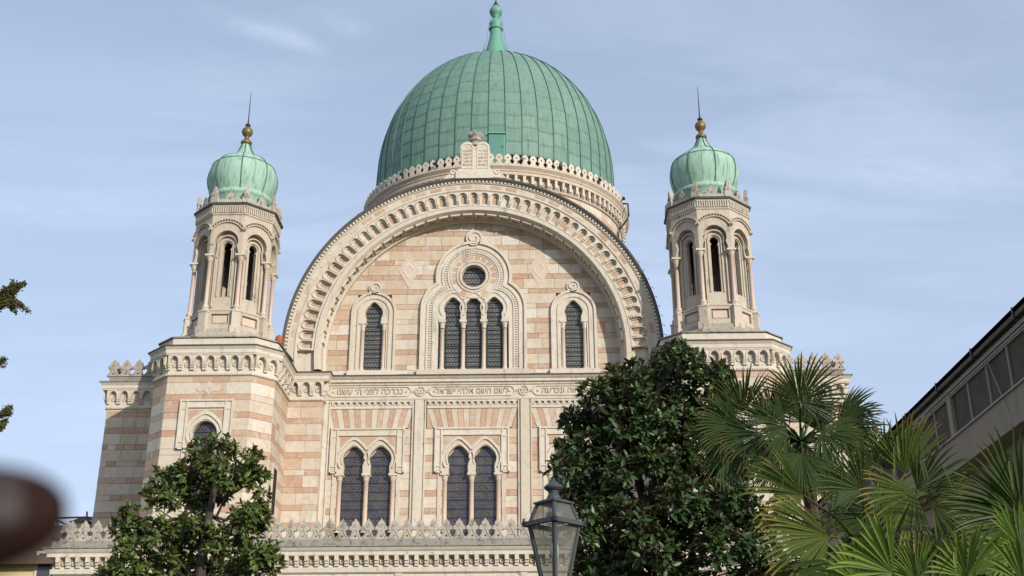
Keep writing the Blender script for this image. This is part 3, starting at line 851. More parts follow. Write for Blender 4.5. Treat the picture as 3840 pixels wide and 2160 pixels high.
# drain pipes and floodlights of the gallery
for ang in (-168, -19):
    a = radians(ang); cx, cy = cos(a), sin(a)
    def P3(r, z): return (r*cx, DY+r*cy, z)
    b = MB(); b.tube([P3(10.55, 41.3), P3(10.98, 41.2), P3(11.02, 40.2), P3(10.9, 39.9), P3(10.3, 39.2), P3(10.14, 38.9), P3(10.14, 31)], .075, 8); b.build('drain_pipe', M_PIPE, DRUM)
for ang in (-128, -112, -78, -62, -42, -22):
    a = radians(ang); M = D0 @ RZ(a+pi/2) @ T(0, -10.62, 41.42)
    b = MB(); b.box(-.12, .12, -.3, -.12, -.1, .1); b.tube([(0, 0, -.3), (0, -.1, 0), (0, -.2, 0)], .03, 5); b.build('floodlight', M_IRON, DRUM, M)

# ---- plan of the front
TX, TY = 11.507, -2.2
WP = [(-2.75, 1.6), (-2.75, -3.75), (-1.9, -4.6), (1.9, -4.6), (2.75, -3.75), (2.75, 1.6)]
FL = 8.2                                                  # terrace floor
# corbel table: one arch of the table, width 1, scaled along u
def corbel_unit(n):
    b = MB(); r = .3
    o = [(-.5, .42), (-.5, 1.0), (.5, 1.0), (.5, .42), (.34, .42), (.34, .55)] + [(.34*cos(pi*i/10), .55+.38*sin(pi*i/10)) for i in range(1, 10)] + [(-.34, .55), (-.34, .42)]
    b.plate(o, -.22, .02); b.strip([(-.40, .5)] + [(.42*cos(pi-pi*i/10), .55+.44*sin(pi*i/10)) for i in range(11)] + [(.40, .5)], .06, -.25, -.2)
    for sg in (-1, 1):
        x0, x1 = (.34, .5) if sg > 0 else (-.5, -.34)
        b.box(x0, x1, -.17, .02, .28, .42); b.box(x0, x1, -.12, .02, .14, .28)
        b.box(x0 if sg > 0 else x0, x1, -.2, .02, .37, .41)
    b.strip(arc(0, .52, .15, 0, 2*pi, 12)[:-1], .07, -.07, .02, closed=True); b.strip(arc(0, .52, .05, 0, 2*pi, 8)[:-1], .05, -.05, .02, closed=True)
    return b.mesh('corbel_arch', M_TRIM)
CARCH = corbel_unit(0)
def corbel_run(parent, O, ang, length, z0, h, n=None):
    n = n or max(1, round(length/.57)); w_ = length/n
    for i in range(n):
        link('corbel_arch', CARCH, parent, T(O[0]+cos(ang)*w_*(i+.5), O[1]+sin(ang)*w_*(i+.5), z0) @ RZ(ang) @ SC(w_, 1, h))
def run_path(parent, path, z0, h, ns=None):
    for i, (p, q) in enumerate(zip(path, path[1:])):
        corbel_run(parent, p, atan2(q[1]-p[1], q[0]-p[0]), hypot(q[0]-p[0], q[1]-p[1]), z0, h, ns[i] if ns else None)
CORN = [(.0, 16.66), (.07, 16.70), (.07, 16.80), (.02, 16.82), (.02, 17.60)]
CORN2 = [(.0, 17.60), (.25, 17.62), (.25, 17.66), (.28, 17.70), (.28, 17.86), (.31, 17.9), (.37, 17.99), (.37, 18.0)]
CORN3 = [(.36, 18.0), (.41, 18.0), (.41, 18.05), (.30, 18.08), (-.3, 18.12)]
def shift(path, dx, dy=0): return [(x+dx, y+dy) for x, y in path]
b = MB()                                                  # bead row below the table
BEADS = MB()
def bead_row(mb, path, z, step=.115, off=.07):
    for p, q in zip(path, path[1:]):
        L = hypot(q[0]-p[0], q[1]-p[1]); n = max(1, int(L/step)); a = atan2(q[1]-p[1], q[0]-p[0])
        for i in range(n):
            t = (i+.5)/n; mb.box(-.035, .035, -off-.03, -off+.02, -.04, .04, T(p[0]+(q[0]-p[0])*t, p[1]+(q[1]-p[1])*t, z) @ RZ(a))

# hood moulding like a flat label round a window head (fillets and corner squares)
def label_mould(mb, cx, hw_, top, leg, y, wd=.40):
    for d in (.05, wd-.05):
        x = hw_-d; t = top-d
        mb.strip([(cx-x, leg), (cx-x, t), (cx+x, t), (cx+x, leg)], .075, y-.13, y)
    for sx in (-1, 1):
        x = cx+sx*(hw_-wd/2)
        for z in (top-wd, top-.0): mb.box(x-wd/2+.02, x+wd/2-.02, y-.10, y, z-.06, z) if z < top else None
        mb.box(x-wd/2+.03, x-wd/2+.09, y-.12, y, top-wd, top); mb.box(x+wd/2-.09, x+wd/2-.03, y-.12, y, top-wd, top)
        mb.box(x-wd/2+.02, x+wd/2-.02, y-.13, y, leg, leg+.06); mb.box(x-wd/2+.02, x+wd/2-.02, y-.12, y, leg+.30, leg+.36)
        mb.box(x-.07, x+.07, y-.09, y, leg+.11, leg+.25)
    mb.box(cx-hw_+.05, cx+hw_-.05, y-.07, y+.1, top-wd, top-.04)
    for sx in (-1, 1):
        x = cx+sx*(hw_-wd/2); mb.box(x-wd/2+.04, x+wd/2-.04, y-.07, y+.1, leg+.02, top-wd-.002)
CM_B = column_mesh(2.45, .115); CP_B = capital_mesh(.3, .12)

def side_tower(sx):
    ox = TX*sx
    path = shift(WP, ox)
    # solid core behind the facing stones
    b = MB(); core = [(x*.87, y+(.36 if y < 0 else 0)) for x, y in WP]
    b.sweep(shift(core, ox), [(0, GZ), (0, 18.0)]); b.add([(x+ox, y, 18.0) for x, y in core], [tuple(range(6))])
    TB = b.build('tower_base', M_LIGHT, SYN)
    rows = bands(FL, 16.68, 16.53, .826, .27)
    def front_cuts(z0, z1):
        c = []
        if z0 < 15.0: c.append((1.9-.62, 1.9+.62))
        if z1 < 13.4: c.append((1.9-.85, 1.9+.85))
        w_ = max(0, .62-abs((z0+z1)/2-16.11)*1.2)
        return c
    for i, (p, q) in enumerate(zip(path, path[1:])):
        L = hypot(q[0]-p[0], q[1]-p[1]); a = atan2(q[1]-p[1], q[0]-p[0])
        vis = 1. if sx < 0 else .45
        if (sx < 0 and i == 0) or (sx > 0 and i == 4): vis *= .5
        course(TB, p, a, L, rows, front_cuts if i == 2 else (lambda z0, z1: []), vis*1.2, depth=.2)
    # cornice
    b = MB(); b.sweep(path, CORN); b.sweep(path, CORN2); CO = b.build('cornice', M_TRIM, TB)
    b = MB(); b.sweep(path, CORN3); b.build('cornice_edge', M_LEAD, TB)
    run_path(TB, path, 16.84, .78, [8, 2, 7, 2, 8])
    bead_row(BEADS, path, 16.75)
    # plinth under the turret and its sloping cap
    pp = shift([(-3.0, 1.6), (-2.72, -3.6), (-1.86, -4.45), (1.86, -4.45), (2.72, -3.6), (3.0, 1.6)], ox)
    b = MB(); b.sweep(pp, [(0, 18.0), (0, 18.14), (.03, 18.16), (.03, 18.52), (0, 18.54)]); b.build('plinth', M_TRIM, TB)
    b = MB(); b.sweep(pp, [(.10, 18.54), (.10, 18.60), (-.15, 18.66)]); b.add([(x, y*.96, 18.64) for x, y in pp], [tuple(range(6))]); b.build('plinth_edge', M_LEDGE, TB)
    # base moulding
    b = MB(); b.sweep(path, [(.0, FL), (.16, FL), (.16, 9.55), (.10, 9.62), (.0, 9.66), (.0, 10.25), (.08, 10.3), (.10, 10.42), (.0, 10.5)]); b.build('base_moulding', M_TRIM, TB)
    # lozenge and window in the front face
    y = -4.6; cx = ox
    b = MB(); b.plate([(cx-.58, 16.11), (cx-.42, 15.94), (cx-.22, 15.98), (cx, 15.78), (cx+.22, 15.98), (cx+.42, 15.94), (cx+.58, 16.11), (cx+.42, 16.28), (cx+.22, 16.24), (cx, 16.44), (cx-.22, 16.24), (cx-.42, 16.28)], y-.02, y+.1)
    b.build('lozenge', M_COLUMN, TB)
    b = MB(); b.plate([(cx-.27, 16.11), (cx, 15.84), (cx+.27, 16.11), (cx, 16.38)], y-.035, y+.1); b.build('lozenge_frame', M_TRIM, TB)
    hole = [(cx-.78, 10.7), (cx-.78, 13.25), (cx-.5, 13.25)] + horseshoe(cx, 14.03, .545, .46, 14.62) + [(cx+.5, 13.25), (cx+.78, 13.25), (cx+.78, 10.7)]
    b = MB(); b.plate([(cx-.93, 10.5), (cx-.93, 15.2), (cx+.93, 15.2), (cx+.93, 10.5)], y-.05, y+.3, [hole])
    sur = b.build('window_surround', M_TRIM, TB)
    b = MB(); label_mould(b, cx, 1.2, 15.58, 13.32, y); b.strip(horseshoe(cx, 14.03, .77, .62, 14.92), .06, y-.11, y-.04)
    b.strip(horseshoe(cx, 14.03, .60, .52, 14.70), .05, y-.09, y-.04)
    b.build('hood_mould', M_TRIM, sur)
    for s_ in (-1, 1):
        b = MB(); b.plate([(cx+s_*.78, 14.5), (cx+s_*.78, 15.1), (cx+s_*.08, 15.1), (cx+s_*.3, 14.98), (cx+s_*.6, 14.75)], y-.06, y); b.build('spandrel_panel', M_PINK, sur)
    window_pane([(cx-.78, 10.7), (cx-.78, 13.4)] + horseshoe(cx, 14.03, .6, .5, 14.7) + [(cx+.78, 13.4), (cx+.78, 10.7)], y+.24, M_GLASSL, TB, 10.8, 14.5, cx-.6, cx+.6, .42)
    for d in (-.64, .64): put_column(cx+d, y+.08, 10.6, CM_B, CP_B, 2.38, sur)
    # slot window in the inner side
    b = MB(); xs = ox-sx*2.75
    b.box(min(xs, xs-sx*.06), max(xs, xs-sx*.06), -3.1, -2.2, 11.0, 13.1); b.build('slot_window', M_TRIM, TB)
    b = MB(); b.box(min(xs, xs-sx*.075), max(xs, xs-sx*.075), -2.95, -2.35, 11.0, 12.9); b.build('window_pane', M_VOID, TB)
    # ---- octagonal turret
    C8 = T(ox, TY, 0)
    def octa(a): return [(a*cos(radians(22.5+45*k))/cos(radians(22.5)), a*sin(radians(22.5+45*k))/cos(radians(22.5))) for k in range(8)][::1]
    def osweep(mb, a, prof): mb.sweep([(x, y_) for x, y_ in octa(a)], prof, True, C8)
    b = MB()
    osweep(b, 1.78, [(.42, 18.6), (.42, 18.76), (.30, 18.88), (.22, 18.95), (.22, 19.1), (.05, 19.16), (0, 19.2)])
    b.add([(x, y_, 18.86) for x, y_ in octa(1.9)], [tuple(range(8))], C8)
    b.build('turret_foot', M_WORN, SYN)
    hw8 = 1.86*tan(pi/8)
    b = MB()
    osweep(b, 1.66, [(0, 19.1), (0, 20.12)]); osweep(b, 1.80, [(-.02, 20.02), (.02, 20.05), (.02, 20.12), (-.26, 20.22)])
    for k in range(8):
        M = C8 @ RZ(k*pi/4)
        # pedestal wall, recessed panel
        b.plate([(-.74, 19.1), (.74, 19.1), (.74, 20.05), (-.74, 20.05)], -1.79, -1.6, [[(-.40, 19.42), (.40, 19.42), (.40, 19.9), (-.40, 19.9)]], M)
        # outer arch plate: open below the capitals
        o = [(-hw8, 22.86), (-hw8, 25.02), (hw8, 25.02), (hw8, 22.86), (.60, 22.86), (.56, 23.14)] + list(reversed(horseshoe(0, 23.54, .555, .50, 24.12)))[0:] + [(-.56, 23.14), (-.60, 22.86)]
        b.plate(o, -1.86, -1.56, (), M)
        # inner leaf with stepped reveal and keyhole slit
        h2 = 1.56*tan(pi/8)
        kh = [(-.19, 20.83), (-.19, 23.2)] + horseshoe(0, 23.42, .215, .14, 23.66, 10) + [(.19, 23.2), (.19, 20.83)]
        b.plate([(-h2, 20.1), (h2, 20.1), (h2, 24.7), (-h2, 24.7)], -1.56, -1.34, [kh], M)
        b.strip([(-.31, 20.83), (-.31, 23.35)] + arc(0, 23.42, .31, pi, 0, 10) + [(.31, 23.35), (.31, 20.83)], .05, -1.62, -1.55, M)
        b.strip([(-.47, 22.8)] + arc(0, 23.48, .45, pi*1.12, -.12*pi, 14) + [(.47, 22.8)], .06, -1.70, -1.55, M)
        b.strip([(-.50, 20.3), (-.50, 22.86)], .06, -1.66, -1.55, M); b.strip([(.50, 20.3), (.50, 22.86)], .06, -1.66, -1.55, M)
        b.strip(arc(0, 23.72, .83, pi*.87, pi*.13, 14), .05, -1.94, -1.85, M)
        b.strip(arc(0, 23.72, .96, pi*.87, pi*.13, 14), .05, -1.97, -1.85, M)
        for i in range(15):
            a = pi*.87-pi*.74*(i+.5)/15
            b.box(-.02, .02, -1.95, -1.85, .85, .94, M @ T(0, 0, 23.72) @ RY(pi/2-a))
    TU = b.build('turret', M_TOWER, SYN)
    b = MB()                                              # upper frieze and cornice
    osweep(b, 1.86, [(0, 24.92), (.05, 24.94), (.05, 25.0), (.0, 25.02), (.0, 25.36)]); osweep(b, 1.86, [(.0, 25.34), (.06, 25.36), (.06, 25.40), (.09, 25.43), (.12, 25.46)])
    n8 = 14
    for k in range(8):
        M = C8 @ RZ(k*pi/4)
        for i in range(n8):
            x = (-.5+(i+.5)/n8)*2*1.86*tan(pi/8); b.box(x-.03, x+.03, -1.93, -1.85, 25.03, 25.35, M)
    b.build('frieze', M_TOWER, TU)
    b = MB(); osweep(b, 1.86, [(.10, 25.44), (.15, 25.45), (.17, 25.52), (.12, 25.56), (-.3, 25.6)]); b.build('cornice_edge', M_LEAD, TU)
    b = MB(); b.add([(x, y_, 25.6) for x, y_ in octa(1.7)], [tuple(range(8))], C8); b.add([(x, y_, 24.6) for x, y_ in octa(1.6)], [tuple(range(8))], C8); b.build('turret_floor', M_LEAD, TU)
    # corner columns
    for k in range(8):
        a = radians(22.5+45*k); rr_ = 1.74/cos(pi/8)
        px, py = ox+rr_*cos(a), TY+rr_*sin(a)
        if k < 4 and k not in (0, 3): pass
        c = link('column', SHAFT_C, TU, T(px, py, 20.2)); link('capital', SHAFT_K, c, T(px, py, 22.58))
        M = T(px, py, 0) @ RZ(a+pi/2)
        b = MB(); b.box(-.2, .2, -.2, .2, 19.24, 20.0, M); b.box(-.26, .26, -.26, .26, 18.9, 19.24, M); b.box(-.225, .225, -.225, .225, 19.96, 20.03, M); b.lathe([(.2, 20.03), (.15, 20.22)], 8, T(px, py, 0)); b.build('pedestal', M_TOWER, TU)
    for k in range(8):
        b = MB(); b.plate([(-.33, 19.48), (.33, 19.48), (.33, 19.84), (-.33, 19.84)], -1.71, -1.6, (), C8 @ RZ(k*pi/4)); b.build('inlay_panel', M_COLUMN, TU)
    # parapet merlons
    for k in range(8):
        link('merlon', TM_CORNER, TU, C8 @ RZ(k*pi/4+pi/8) @ T(0, -1.86/cos(pi/8)+.04, 25.58))
        link('merlon', TM_MID, TU, C8 @ RZ(k*pi/4) @ T(0, -1.86, 25.58))
    # cupola in eight gores and three tiers of sheet
    b = MB(); b.lathe([(1.5, 25.7), (1.5, 26.3), (1.58, 26.35), (1.62, 26.45), (1.58, 26.55), (1.46, 26.6), (1.44, 26.75)], 32, C8); b.build('cupola_base', M_CUPOLA, TU, smooth=True)
    CU = link('cupola', CUP_CORE, TU, C8)
    for k in range(8):
        for me in CUP_SHEETS: link('copper_sheet', me, CU, C8 @ RZ(k*pi/4+.2))
        link('standing_seam', CUP_SEAM, CU, C8 @ RZ(k*pi/4+.2))
    link('finial', TFIN, TU, C8); link('spire', TSPIRE, TU, C8)
    return TB
# shared turret pieces
SHAFT_C = column_mesh(2.38, .10); SHAFT_K = capital_mesh(.30, .125)
b = MB(); b.plate([(-.20, 0), (-.20, .26), (-.13, .34), (-.17, .44), (-.10, .52), (-.085, .7), (-.03, .84), (0, .9), (.03, .84), (.085, .7), (.10, .52), (.17, .44), (.13, .34), (.20, .26), (.20, 0)], -.09, .09, back=True)
b.strip(arc(0, .42, .05, 0, 2*pi, 8)[:-1], .03, -.12, -.08, closed=True); TM_CORNER = b.mesh('merlon', M_WORN)
b = MB(); b.plate([(-.60, 0), (-.60, .16), (-.46, .16), (-.40, .12), (-.32, .18), (-.24, .12), (-.18, .22), (-.13, .30), (-.17, .40), (-.10, .44), (0, .60), (.10, .44), (.17, .40), (.13, .30), (.18, .22), (.24, .12), (.32, .18), (.40, .12), (.46, .16), (.60, .16), (.60, 0)], -.08, .08, back=True)
b.strip(arc(0, .24, .05, 0, 2*pi, 8)[:-1], .03, -.11, -.07, closed=True); TM_MID = b.mesh('merlon', M_WORN)
cp = [(1.42, 26.6), (1.54, 26.85), (1.64, 27.2), (1.69, 27.5), (1.70, 27.7), (1.66, 28.0), (1.56, 28.26), (1.40, 28.48), (1.18, 28.68), (.94, 28.83), (.73, 28.95), (.57, 29.06), (.45, 29.2), (.35, 29.38), (.28, 29.55), (.225, 29.74)]
b = MB(); b.lathe([(r_*.985, z) for r_, z in cp], 32); CUP_CORE = b.mesh('cupola', M_CUPOLA, True)
CUP_SHEETS = []
for i0, i1 in ((0, 6), (6, 10), (10, 14)):
    b = MB(); vs = []; fs = []; na = 5; seg = cp[i0:i1+1]; g8 = pi/4*.985
    for r_, z in seg:
        for j in range(na+1):
            a = (-.5+j/na)*g8; vs.append((r_*sin(a), -r_*cos(a), z))
    for i in range(len(seg)-1):
        for j in range(na): fs.append((i*(na+1)+j, i*(na+1)+j+1, (i+1)*(na+1)+j+1, (i+1)*(na+1)+j))
    b.add(vs, fs); CUP_SHEETS.append(b.mesh('copper_sheet', M_CUPOLA, True))
b = MB(); b.tube([(0, -(r_+.015)*1., z) for r_, z in cp], .028, 6)
for i in (6,): b.tube([(1.57*sin(t), -1.57*cos(t), 28.28) for t in [pi/4*(k/6-.0) for k in range(7)]], .016, 5)
me_ = b; b.add([], []); CUP_SEAM = b.mesh('standing_seam', M_SEAMD, True)
b = MB(); b.lathe([(.2, 29.76), (.26, 29.8), (.29, 29.88), (.25, 29.97), (.14, 30.05), (.10, 30.16), (.13, 30.22), (.15, 30.26), (.24, 30.36), (.285, 30.5), (.25, 30.65), (.14, 30.76), (.07, 30.8), (.06, 30.86)], 18)
TFIN = b.mesh('finial', M_GOLD, True)
b = MB(); b.lathe([(.06, 30.84), (.14, 30.88), (.14, 30.92), (.06, 30.96), (.045, 31.06), (.035, 31.1), (.03, 31.3), (.012, 32.84), (0, 32.86)], 8); TSPIRE = b.mesh('spire', M_IRON, True)
TBL = side_tower(-1); TBR = side_tower(1)

# ---- wings beyond the towers
b = MB(); b.plate([(-.22, 0), (-.22, .04)], 0, .1) if False else None
fo = [(-.262, 0), (-.262, .08), (-.20, .13), (-.155, .22), (-.13, .33), (-.165, .37), (-.215, .36), (-.25, .41), (-.24, .50), (-.185, .55), (-.14, .555), (-.15, .62), (-.13, .68), (-.06, .74), (-.025, .80), (0, .85)]
fo = fo + [(-x, z) for x, z in reversed(fo[:-1])]
b = MB(); b.plate(fo, -.09, .09, [arc(0, .12, .045, 0, 2*pi, 8)[:-1]], back=True); b.strip(arc(0, .56, .055, 0, 2*pi, 10)[:-1], .032, -.12, -.08, closed=True)
b.strip([(-.2, .05), (-.08, .24), (-.02, .40)], .03, -.115, -.08); b.strip([(.2, .05), (.08, .24), (.02, .40)], .03, -.115, -.08)
FLEUR = b.mesh('merlon', M_WORN)
for sx in (-1, 1):
    x0, x1 = (-18.15, -14.2) if sx < 0 else (14.2, 18.15)
    b = MB(); b.box(x0+.1, x1-.1, 1.38, 14, GZ, 18.2); WG = b.build('wing', M_LIGHT, SYN)
    rows = bands(FL-4, 16.95, 16.68, .83, .28)
    course(WG, (x0, 1.25), 0, x1-x0, rows, prio=1.1 if sx < 0 else .35, lens=((.7, 1.3), (.45, 1.1)))
    if sx < 0: course(WG, (x0, 9), -pi/2, 7.75, rows, prio=.15, lens=((1., 1.6), (.8, 1.2)))
    else: course(WG, (x1, 1.25), pi/2, 7.75, rows, prio=.15, lens=((1., 1.6), (.8, 1.2)))
    pth = [(x0, 9), (x0, 1.25), (x1, 1.25)] if sx < 0 else [(x0, 1.25), (x1, 1.25), (x1, 9)]
    dz = .24
    b = MB(); b.sweep(pth, [(o, z+dz) for o, z in CORN]); b.sweep(pth, [(o, z+dz) for o, z in CORN2]); b.build('cornice', M_TRIM, WG)
    b = MB(); b.sweep(pth, [(o, z+dz) for o, z in CORN3]); b.sweep(pth, [(-.1, 18.3), (.05, 18.3), (.05, 18.62), (-.3, 18.66)]); b.build('cornice_edge', M_LEDGE, WG)
    run_path(WG, pth, 17.08, .78, [14, 7] if sx < 0 else [7, 14])
    bead_row(BEADS, pth, 16.99)
    n = 6
    for i in range(n):
        x = (x0+.12+i*.62) if sx < 0 else (x1-.12-i*.62)
        link('merlon', FLEUR, WG, T(x, 1.24, 18.62) @ SC(1.18, 1, 1.06))
    for i in range(8):
        link('merlon', FLEUR, WG, T(x0+.1 if sx < 0 else x1-.1, 1.6+i*.64, 18.62) @ RZ(pi/2) @ SC(1.18, 1, 1.06))

# ---- central wall between the towers
PIER = 8.80
b = MB(); b.box(-9, 9, .28, 10, GZ, 18.2); CW = b.build('central_wall', M_LIGHT, SYN)
BC = (-4.98, -.02, 4.94)
rowsC = bands(FL, 15.46, 15.69, .835, .28)
def bay_cuts(z0, z1):
    c = []
    for bc in BC:
        if z0 < 15.0: c.append((7.1+bc-1.36, 7.1+bc+1.36))
    for px in (-2.56, 2.5): c.append((7.1+px-.30, 7.1+px+.30))
    return c
course(CW, (-7.1, 0), 0, 14.2, rowsC, bay_cuts, 1.5, lens=((.8, 1.4), (.5, 1.1)))
for sx in (-1, 1):                                        # returns beside the towers
    xa, xb = (-PIER, -7.12) if sx < 0 else (7.12, PIER)
    b = MB(); b.box(xa, xb, -.52, .4, GZ, 17.9); RTN = b.build('pier', M_LIGHT, SYN)
    course(RTN, (xa, -.65), 0, xb-xa, bands(FL, 16.68, 16.53, .826, .27), prio=1.2 if sx < 0 else .4, lens=((.7, 1.), (.5, .9)), depth=.16)
    if sx < 0: course(RTN, (xb, -.65), pi/2, .62, bands(FL, 16.68, 16.53, .826, .27), prio=.6, depth=.1)
    else: course(RTN, (xa, -.03), -pi/2, .62, bands(FL, 16.68, 16.53, .826, .27), prio=.3, depth=.1)
    pth = [(xa, -.65), (xb, -.65), (xb, .0)] if sx < 0 else [(xa, 0), (xa, -.65), (xb, -.65)]
    b = MB(); b.sweep(pth, CORN); b.sweep(pth, CORN2); b.build('cornice', M_TRIM, RTN)
    b = MB(); b.sweep(pth, CORN3); b.build('cornice_edge', M_LEAD, RTN)
    corbel_run(RTN, (xa+.02, -.65), 0, xb-xa, 16.84, .78, 3); 
    if sx < 0: corbel_run(RTN, (xb, -.65), pi/2, .6, 16.84, .78, 1)
    bead_row(BEADS, pth, 16.75)
BEADS.build('bead_row', M_TRIM, SYN, kind='stuff')
pc = [(-7.12, -.02), (7.12, -.02)]
b = MB(); b.sweep(pc, [(0, 17.60), (.12, 17.62), (.14, 17.70), (.24, 17.74), (.24, 17.86), (.30, 17.9), (.38, 17.99), (.38, 18.0)]); b.sweep(pc, [(0, 16.85), (.10, 16.88), (.12, 16.98), (.06, 17.0), (.06, 17.62)])
CFR = b.build('frieze', M_TRIM, CW)
b = MB(); b.sweep(pc, [(.37, 18.0), (.42, 18.0), (.42, 18.05), (.2, 18.1), (-.2, 18.16)]); b.build('cornice_edge', M_LEAD, CW)
# inscription
def cartouche(xa, xb, body, wid):
    z = 17.30; r = .23; y = -.08
    b = MB(); b.strip(arc(xa+r+.05, z, r, pi*1.5, pi*.5, 10) + arc(xb-r-.05, z, r, pi*.5, -pi*.5, 10), .045, y-.05, y, closed=True)
    for x in (xa-.04, xb+.04): b.strip(arc(x, z, .055, 0, 2*pi, 8)[:-1], .035, y-.05, y, closed=True)
    for x in (xa+.28, xb-.28): b.strip(arc(x, z, .035, 0, 2*pi, 8)[:-1], .035, y-.05, y, closed=True)
    c = b.build('cartouche', M_TRIM, CFR)
    text(body, (xa+xb)/2, y-.012, z, .42, LET, c, 'letter', .02, wid=wid)
cartouche(-7.0, -2.93, 'נברכה לפני ה׳ עשנו', 3.15)
cartouche(-2.13, 2.06, 'לשם השם אלהי ישראל', 3.5)
cartouche(2.86, 7.0, 'בואו נשתחוה ונכרעה', 3.2)
for x in (-2.53, 2.46):
    b = MB(); b.strip(arc(x, 17.30, .23, 0, 2*pi, 20)[:-1], .05, -.14, -.08, closed=True)
    for r0 in (pi/2, -pi/2): b.strip([(x+.17*cos(r0+2*pi*k/3), 17.30+.17*sin(r0+2*pi*k/3)) for k in range(3)], .035, -.13 if r0 > 0 else -.125, -.08, closed=True)
    b.strip(arc(x, 17.30, .05, 0, 2*pi, 8)[:-1], .03, -.13, -.08, closed=True)
    b.build('star_medallion', M_TRIM, CFR)
# pilasters, panels, dentils, voussoirs and paired windows
for x in (-2.56, 2.5, -7.05, 7.0):
    w_ = .20 if abs(x) < 3 else .1
    b = MB(); b.box(x-w_, x+w_, -.13, .1, FL, 16.86)
    b.box(x-w_-.13, x-w_-.07, -.10, .1, FL, 16.86); b.box(x+w_+.07, x+w_+.13, -.10, .1, FL, 16.86); b.box(x-w_-.07, x-w_, -.04, .1, FL, 16.86); b.box(x+w_, x+w_+.07, -.04, .1, FL, 16.86)
    b.build('pilaster', M_TRIM, CW)
DEN = MB(); DEN.box(-.14, .14, -.12, .0, .17, .25); DEN.box(-.065, .065, -.11, .0, .06, .17); DEN.box(-.11, .11, -.08, 0, 0, .06); DENT = DEN.mesh('bracket', M_TRIM)
for bi, bc in enumerate(BC):
    b = MB(); b.box(bc-2.17, bc+2.17, -.06, .28, 16.46, 16.60); b.box(bc-2.17, bc+2.17, -.0, .28, 16.60, 16.86); b.box(bc-2.17, bc+2.17, -.10, .0, 16.82, 16.86); b.build('string_course', M_TRIM, CW)
    for i in range(15): link('bracket', DENT, CW, T(bc+(-2.17+4.34*(i+.5)/15), 0, 16.595))
    bot = [-2.17, -1.87, -1.48, -1.30, -.94, -.72, -.41, -.04, .31, .65, .92, 1.23, 1.54, 1.81, 2.17]; top = [-2.17, -2.17, -1.87, -1.56, -1.18, -.87, -.53, -.08, .23, .54, .85, 1.20, 1.54, 1.85, 2.17]
    nv = 15
    bot = [-1.87+3.74*i/nv for i in range(nv+1)]; top = [-2.17+4.34*i/nv for i in range(nv+1)]
    b = MB()
    for i in range(nv):
        b = MB(); gx = .006
        b.plate([(bc+bot[i]+gx, 15.50), (bc+top[i]+gx, 16.44), (bc+top[i+1]-gx, 16.44), (bc+bot[i+1]-gx, 15.50)], -.01-random.random()*.01, .27)
        b.build('voussoir', M_PINK if i % 2 else M_LIGHT, CW)
    for s_ in (-1, 1):
        b = MB(); b.plate([(bc+s_*1.88, 15.47), (bc+s_*2.17, 16.43), (bc+s_*2.17, 15.47)], -.0, .27); b.build('voussoir', M_PINK, CW)
    hole = [(bc-1.42, 10.2), (bc-1.42, 13.28), (bc-1.09, 13.28)]
    for c in (bc-.63, bc+.63):
        hole += ([] if c < bc else [(c-.46, 13.28)]) + horseshoe(c, 14.0, .515, .44, 14.62) + ([(c+.46, 13.28)] if c < bc else [(bc+1.09, 13.28)])
    hole += [(bc+1.42, 13.28), (bc+1.42, 10.2)]
    b = MB(); b.plate([(bc-1.60, 9.9), (bc-1.60, 15.16), (bc+1.60, 15.16), (bc+1.60, 9.9)], -.05, .27, [hole])
    sur = b.build('window_surround', M_TRIM, CW)
    b = MB(); label_mould(b, bc, 1.78, 15.50, 13.30, -.0)
    for c in (bc-.63, bc+.63):
        b.strip(horseshoe(c, 14.0, .74, .60, 14.94)[(0 if c < bc else 5):(-5 if c < bc else None)], .06, -.13, -.04)
        b.strip(horseshoe(c, 14.0, .57, .49, 14.69), .05, -.09, -.04)
    b.build('hood_mould', M_TRIM, sur)
    for pts in ([(-1.30, 14.55), (-1.30, 15.06), (-.72, 15.06), (-.95, 14.92)], [(-.50, 15.06), (-.32, 14.92), (0, 14.62), (.32, 14.92), (.50, 15.06)], [(1.30, 14.55), (1.30, 15.06), (.72, 15.06), (.95, 14.92)]):
        b = MB(); b.plate([(bc+x, z) for x, z in pts], -.06, .0); b.build('spandrel_panel', M_PINK, sur)
    for c in (bc-.63, bc+.63):
        s_ = -1 if c < bc else 1
        window_pane([(c-.62, 10.2), (c-.62, 13.35), (c-.5, 13.6), (c-.58, 14.0), (c, 14.7), (c+.58, 14.0), (c+.5, 13.6), (c+.62, 13.35), (c+.62, 10.2)], .2, M_GLASSL, CW, 10.4, 14.5, c-.5, c+.5, .415)
        b = MB(); b.box(c+s_*.62, c+s_*.80, .1, .2, 10.2, 13.3) if s_ > 0 else b.box(c-.80, c-.62, .1, .2, 10.2, 13.3); b.build('jamb', M_VOID, sur)
        for sg in (-1, 1):
            b = MB(); b.strip(arc(c, 12.55 if sg > 0 else 11.2, .17, 0, 2*pi, 6)[:-1], .025, .165, .19, closed=True); b.build('star_light', M_TUBE, sur)
    for d in (-1.26, 0, 1.26): put_column(bc+d, .05, 10.52, CM_B, CP_B, 2.46, sur)

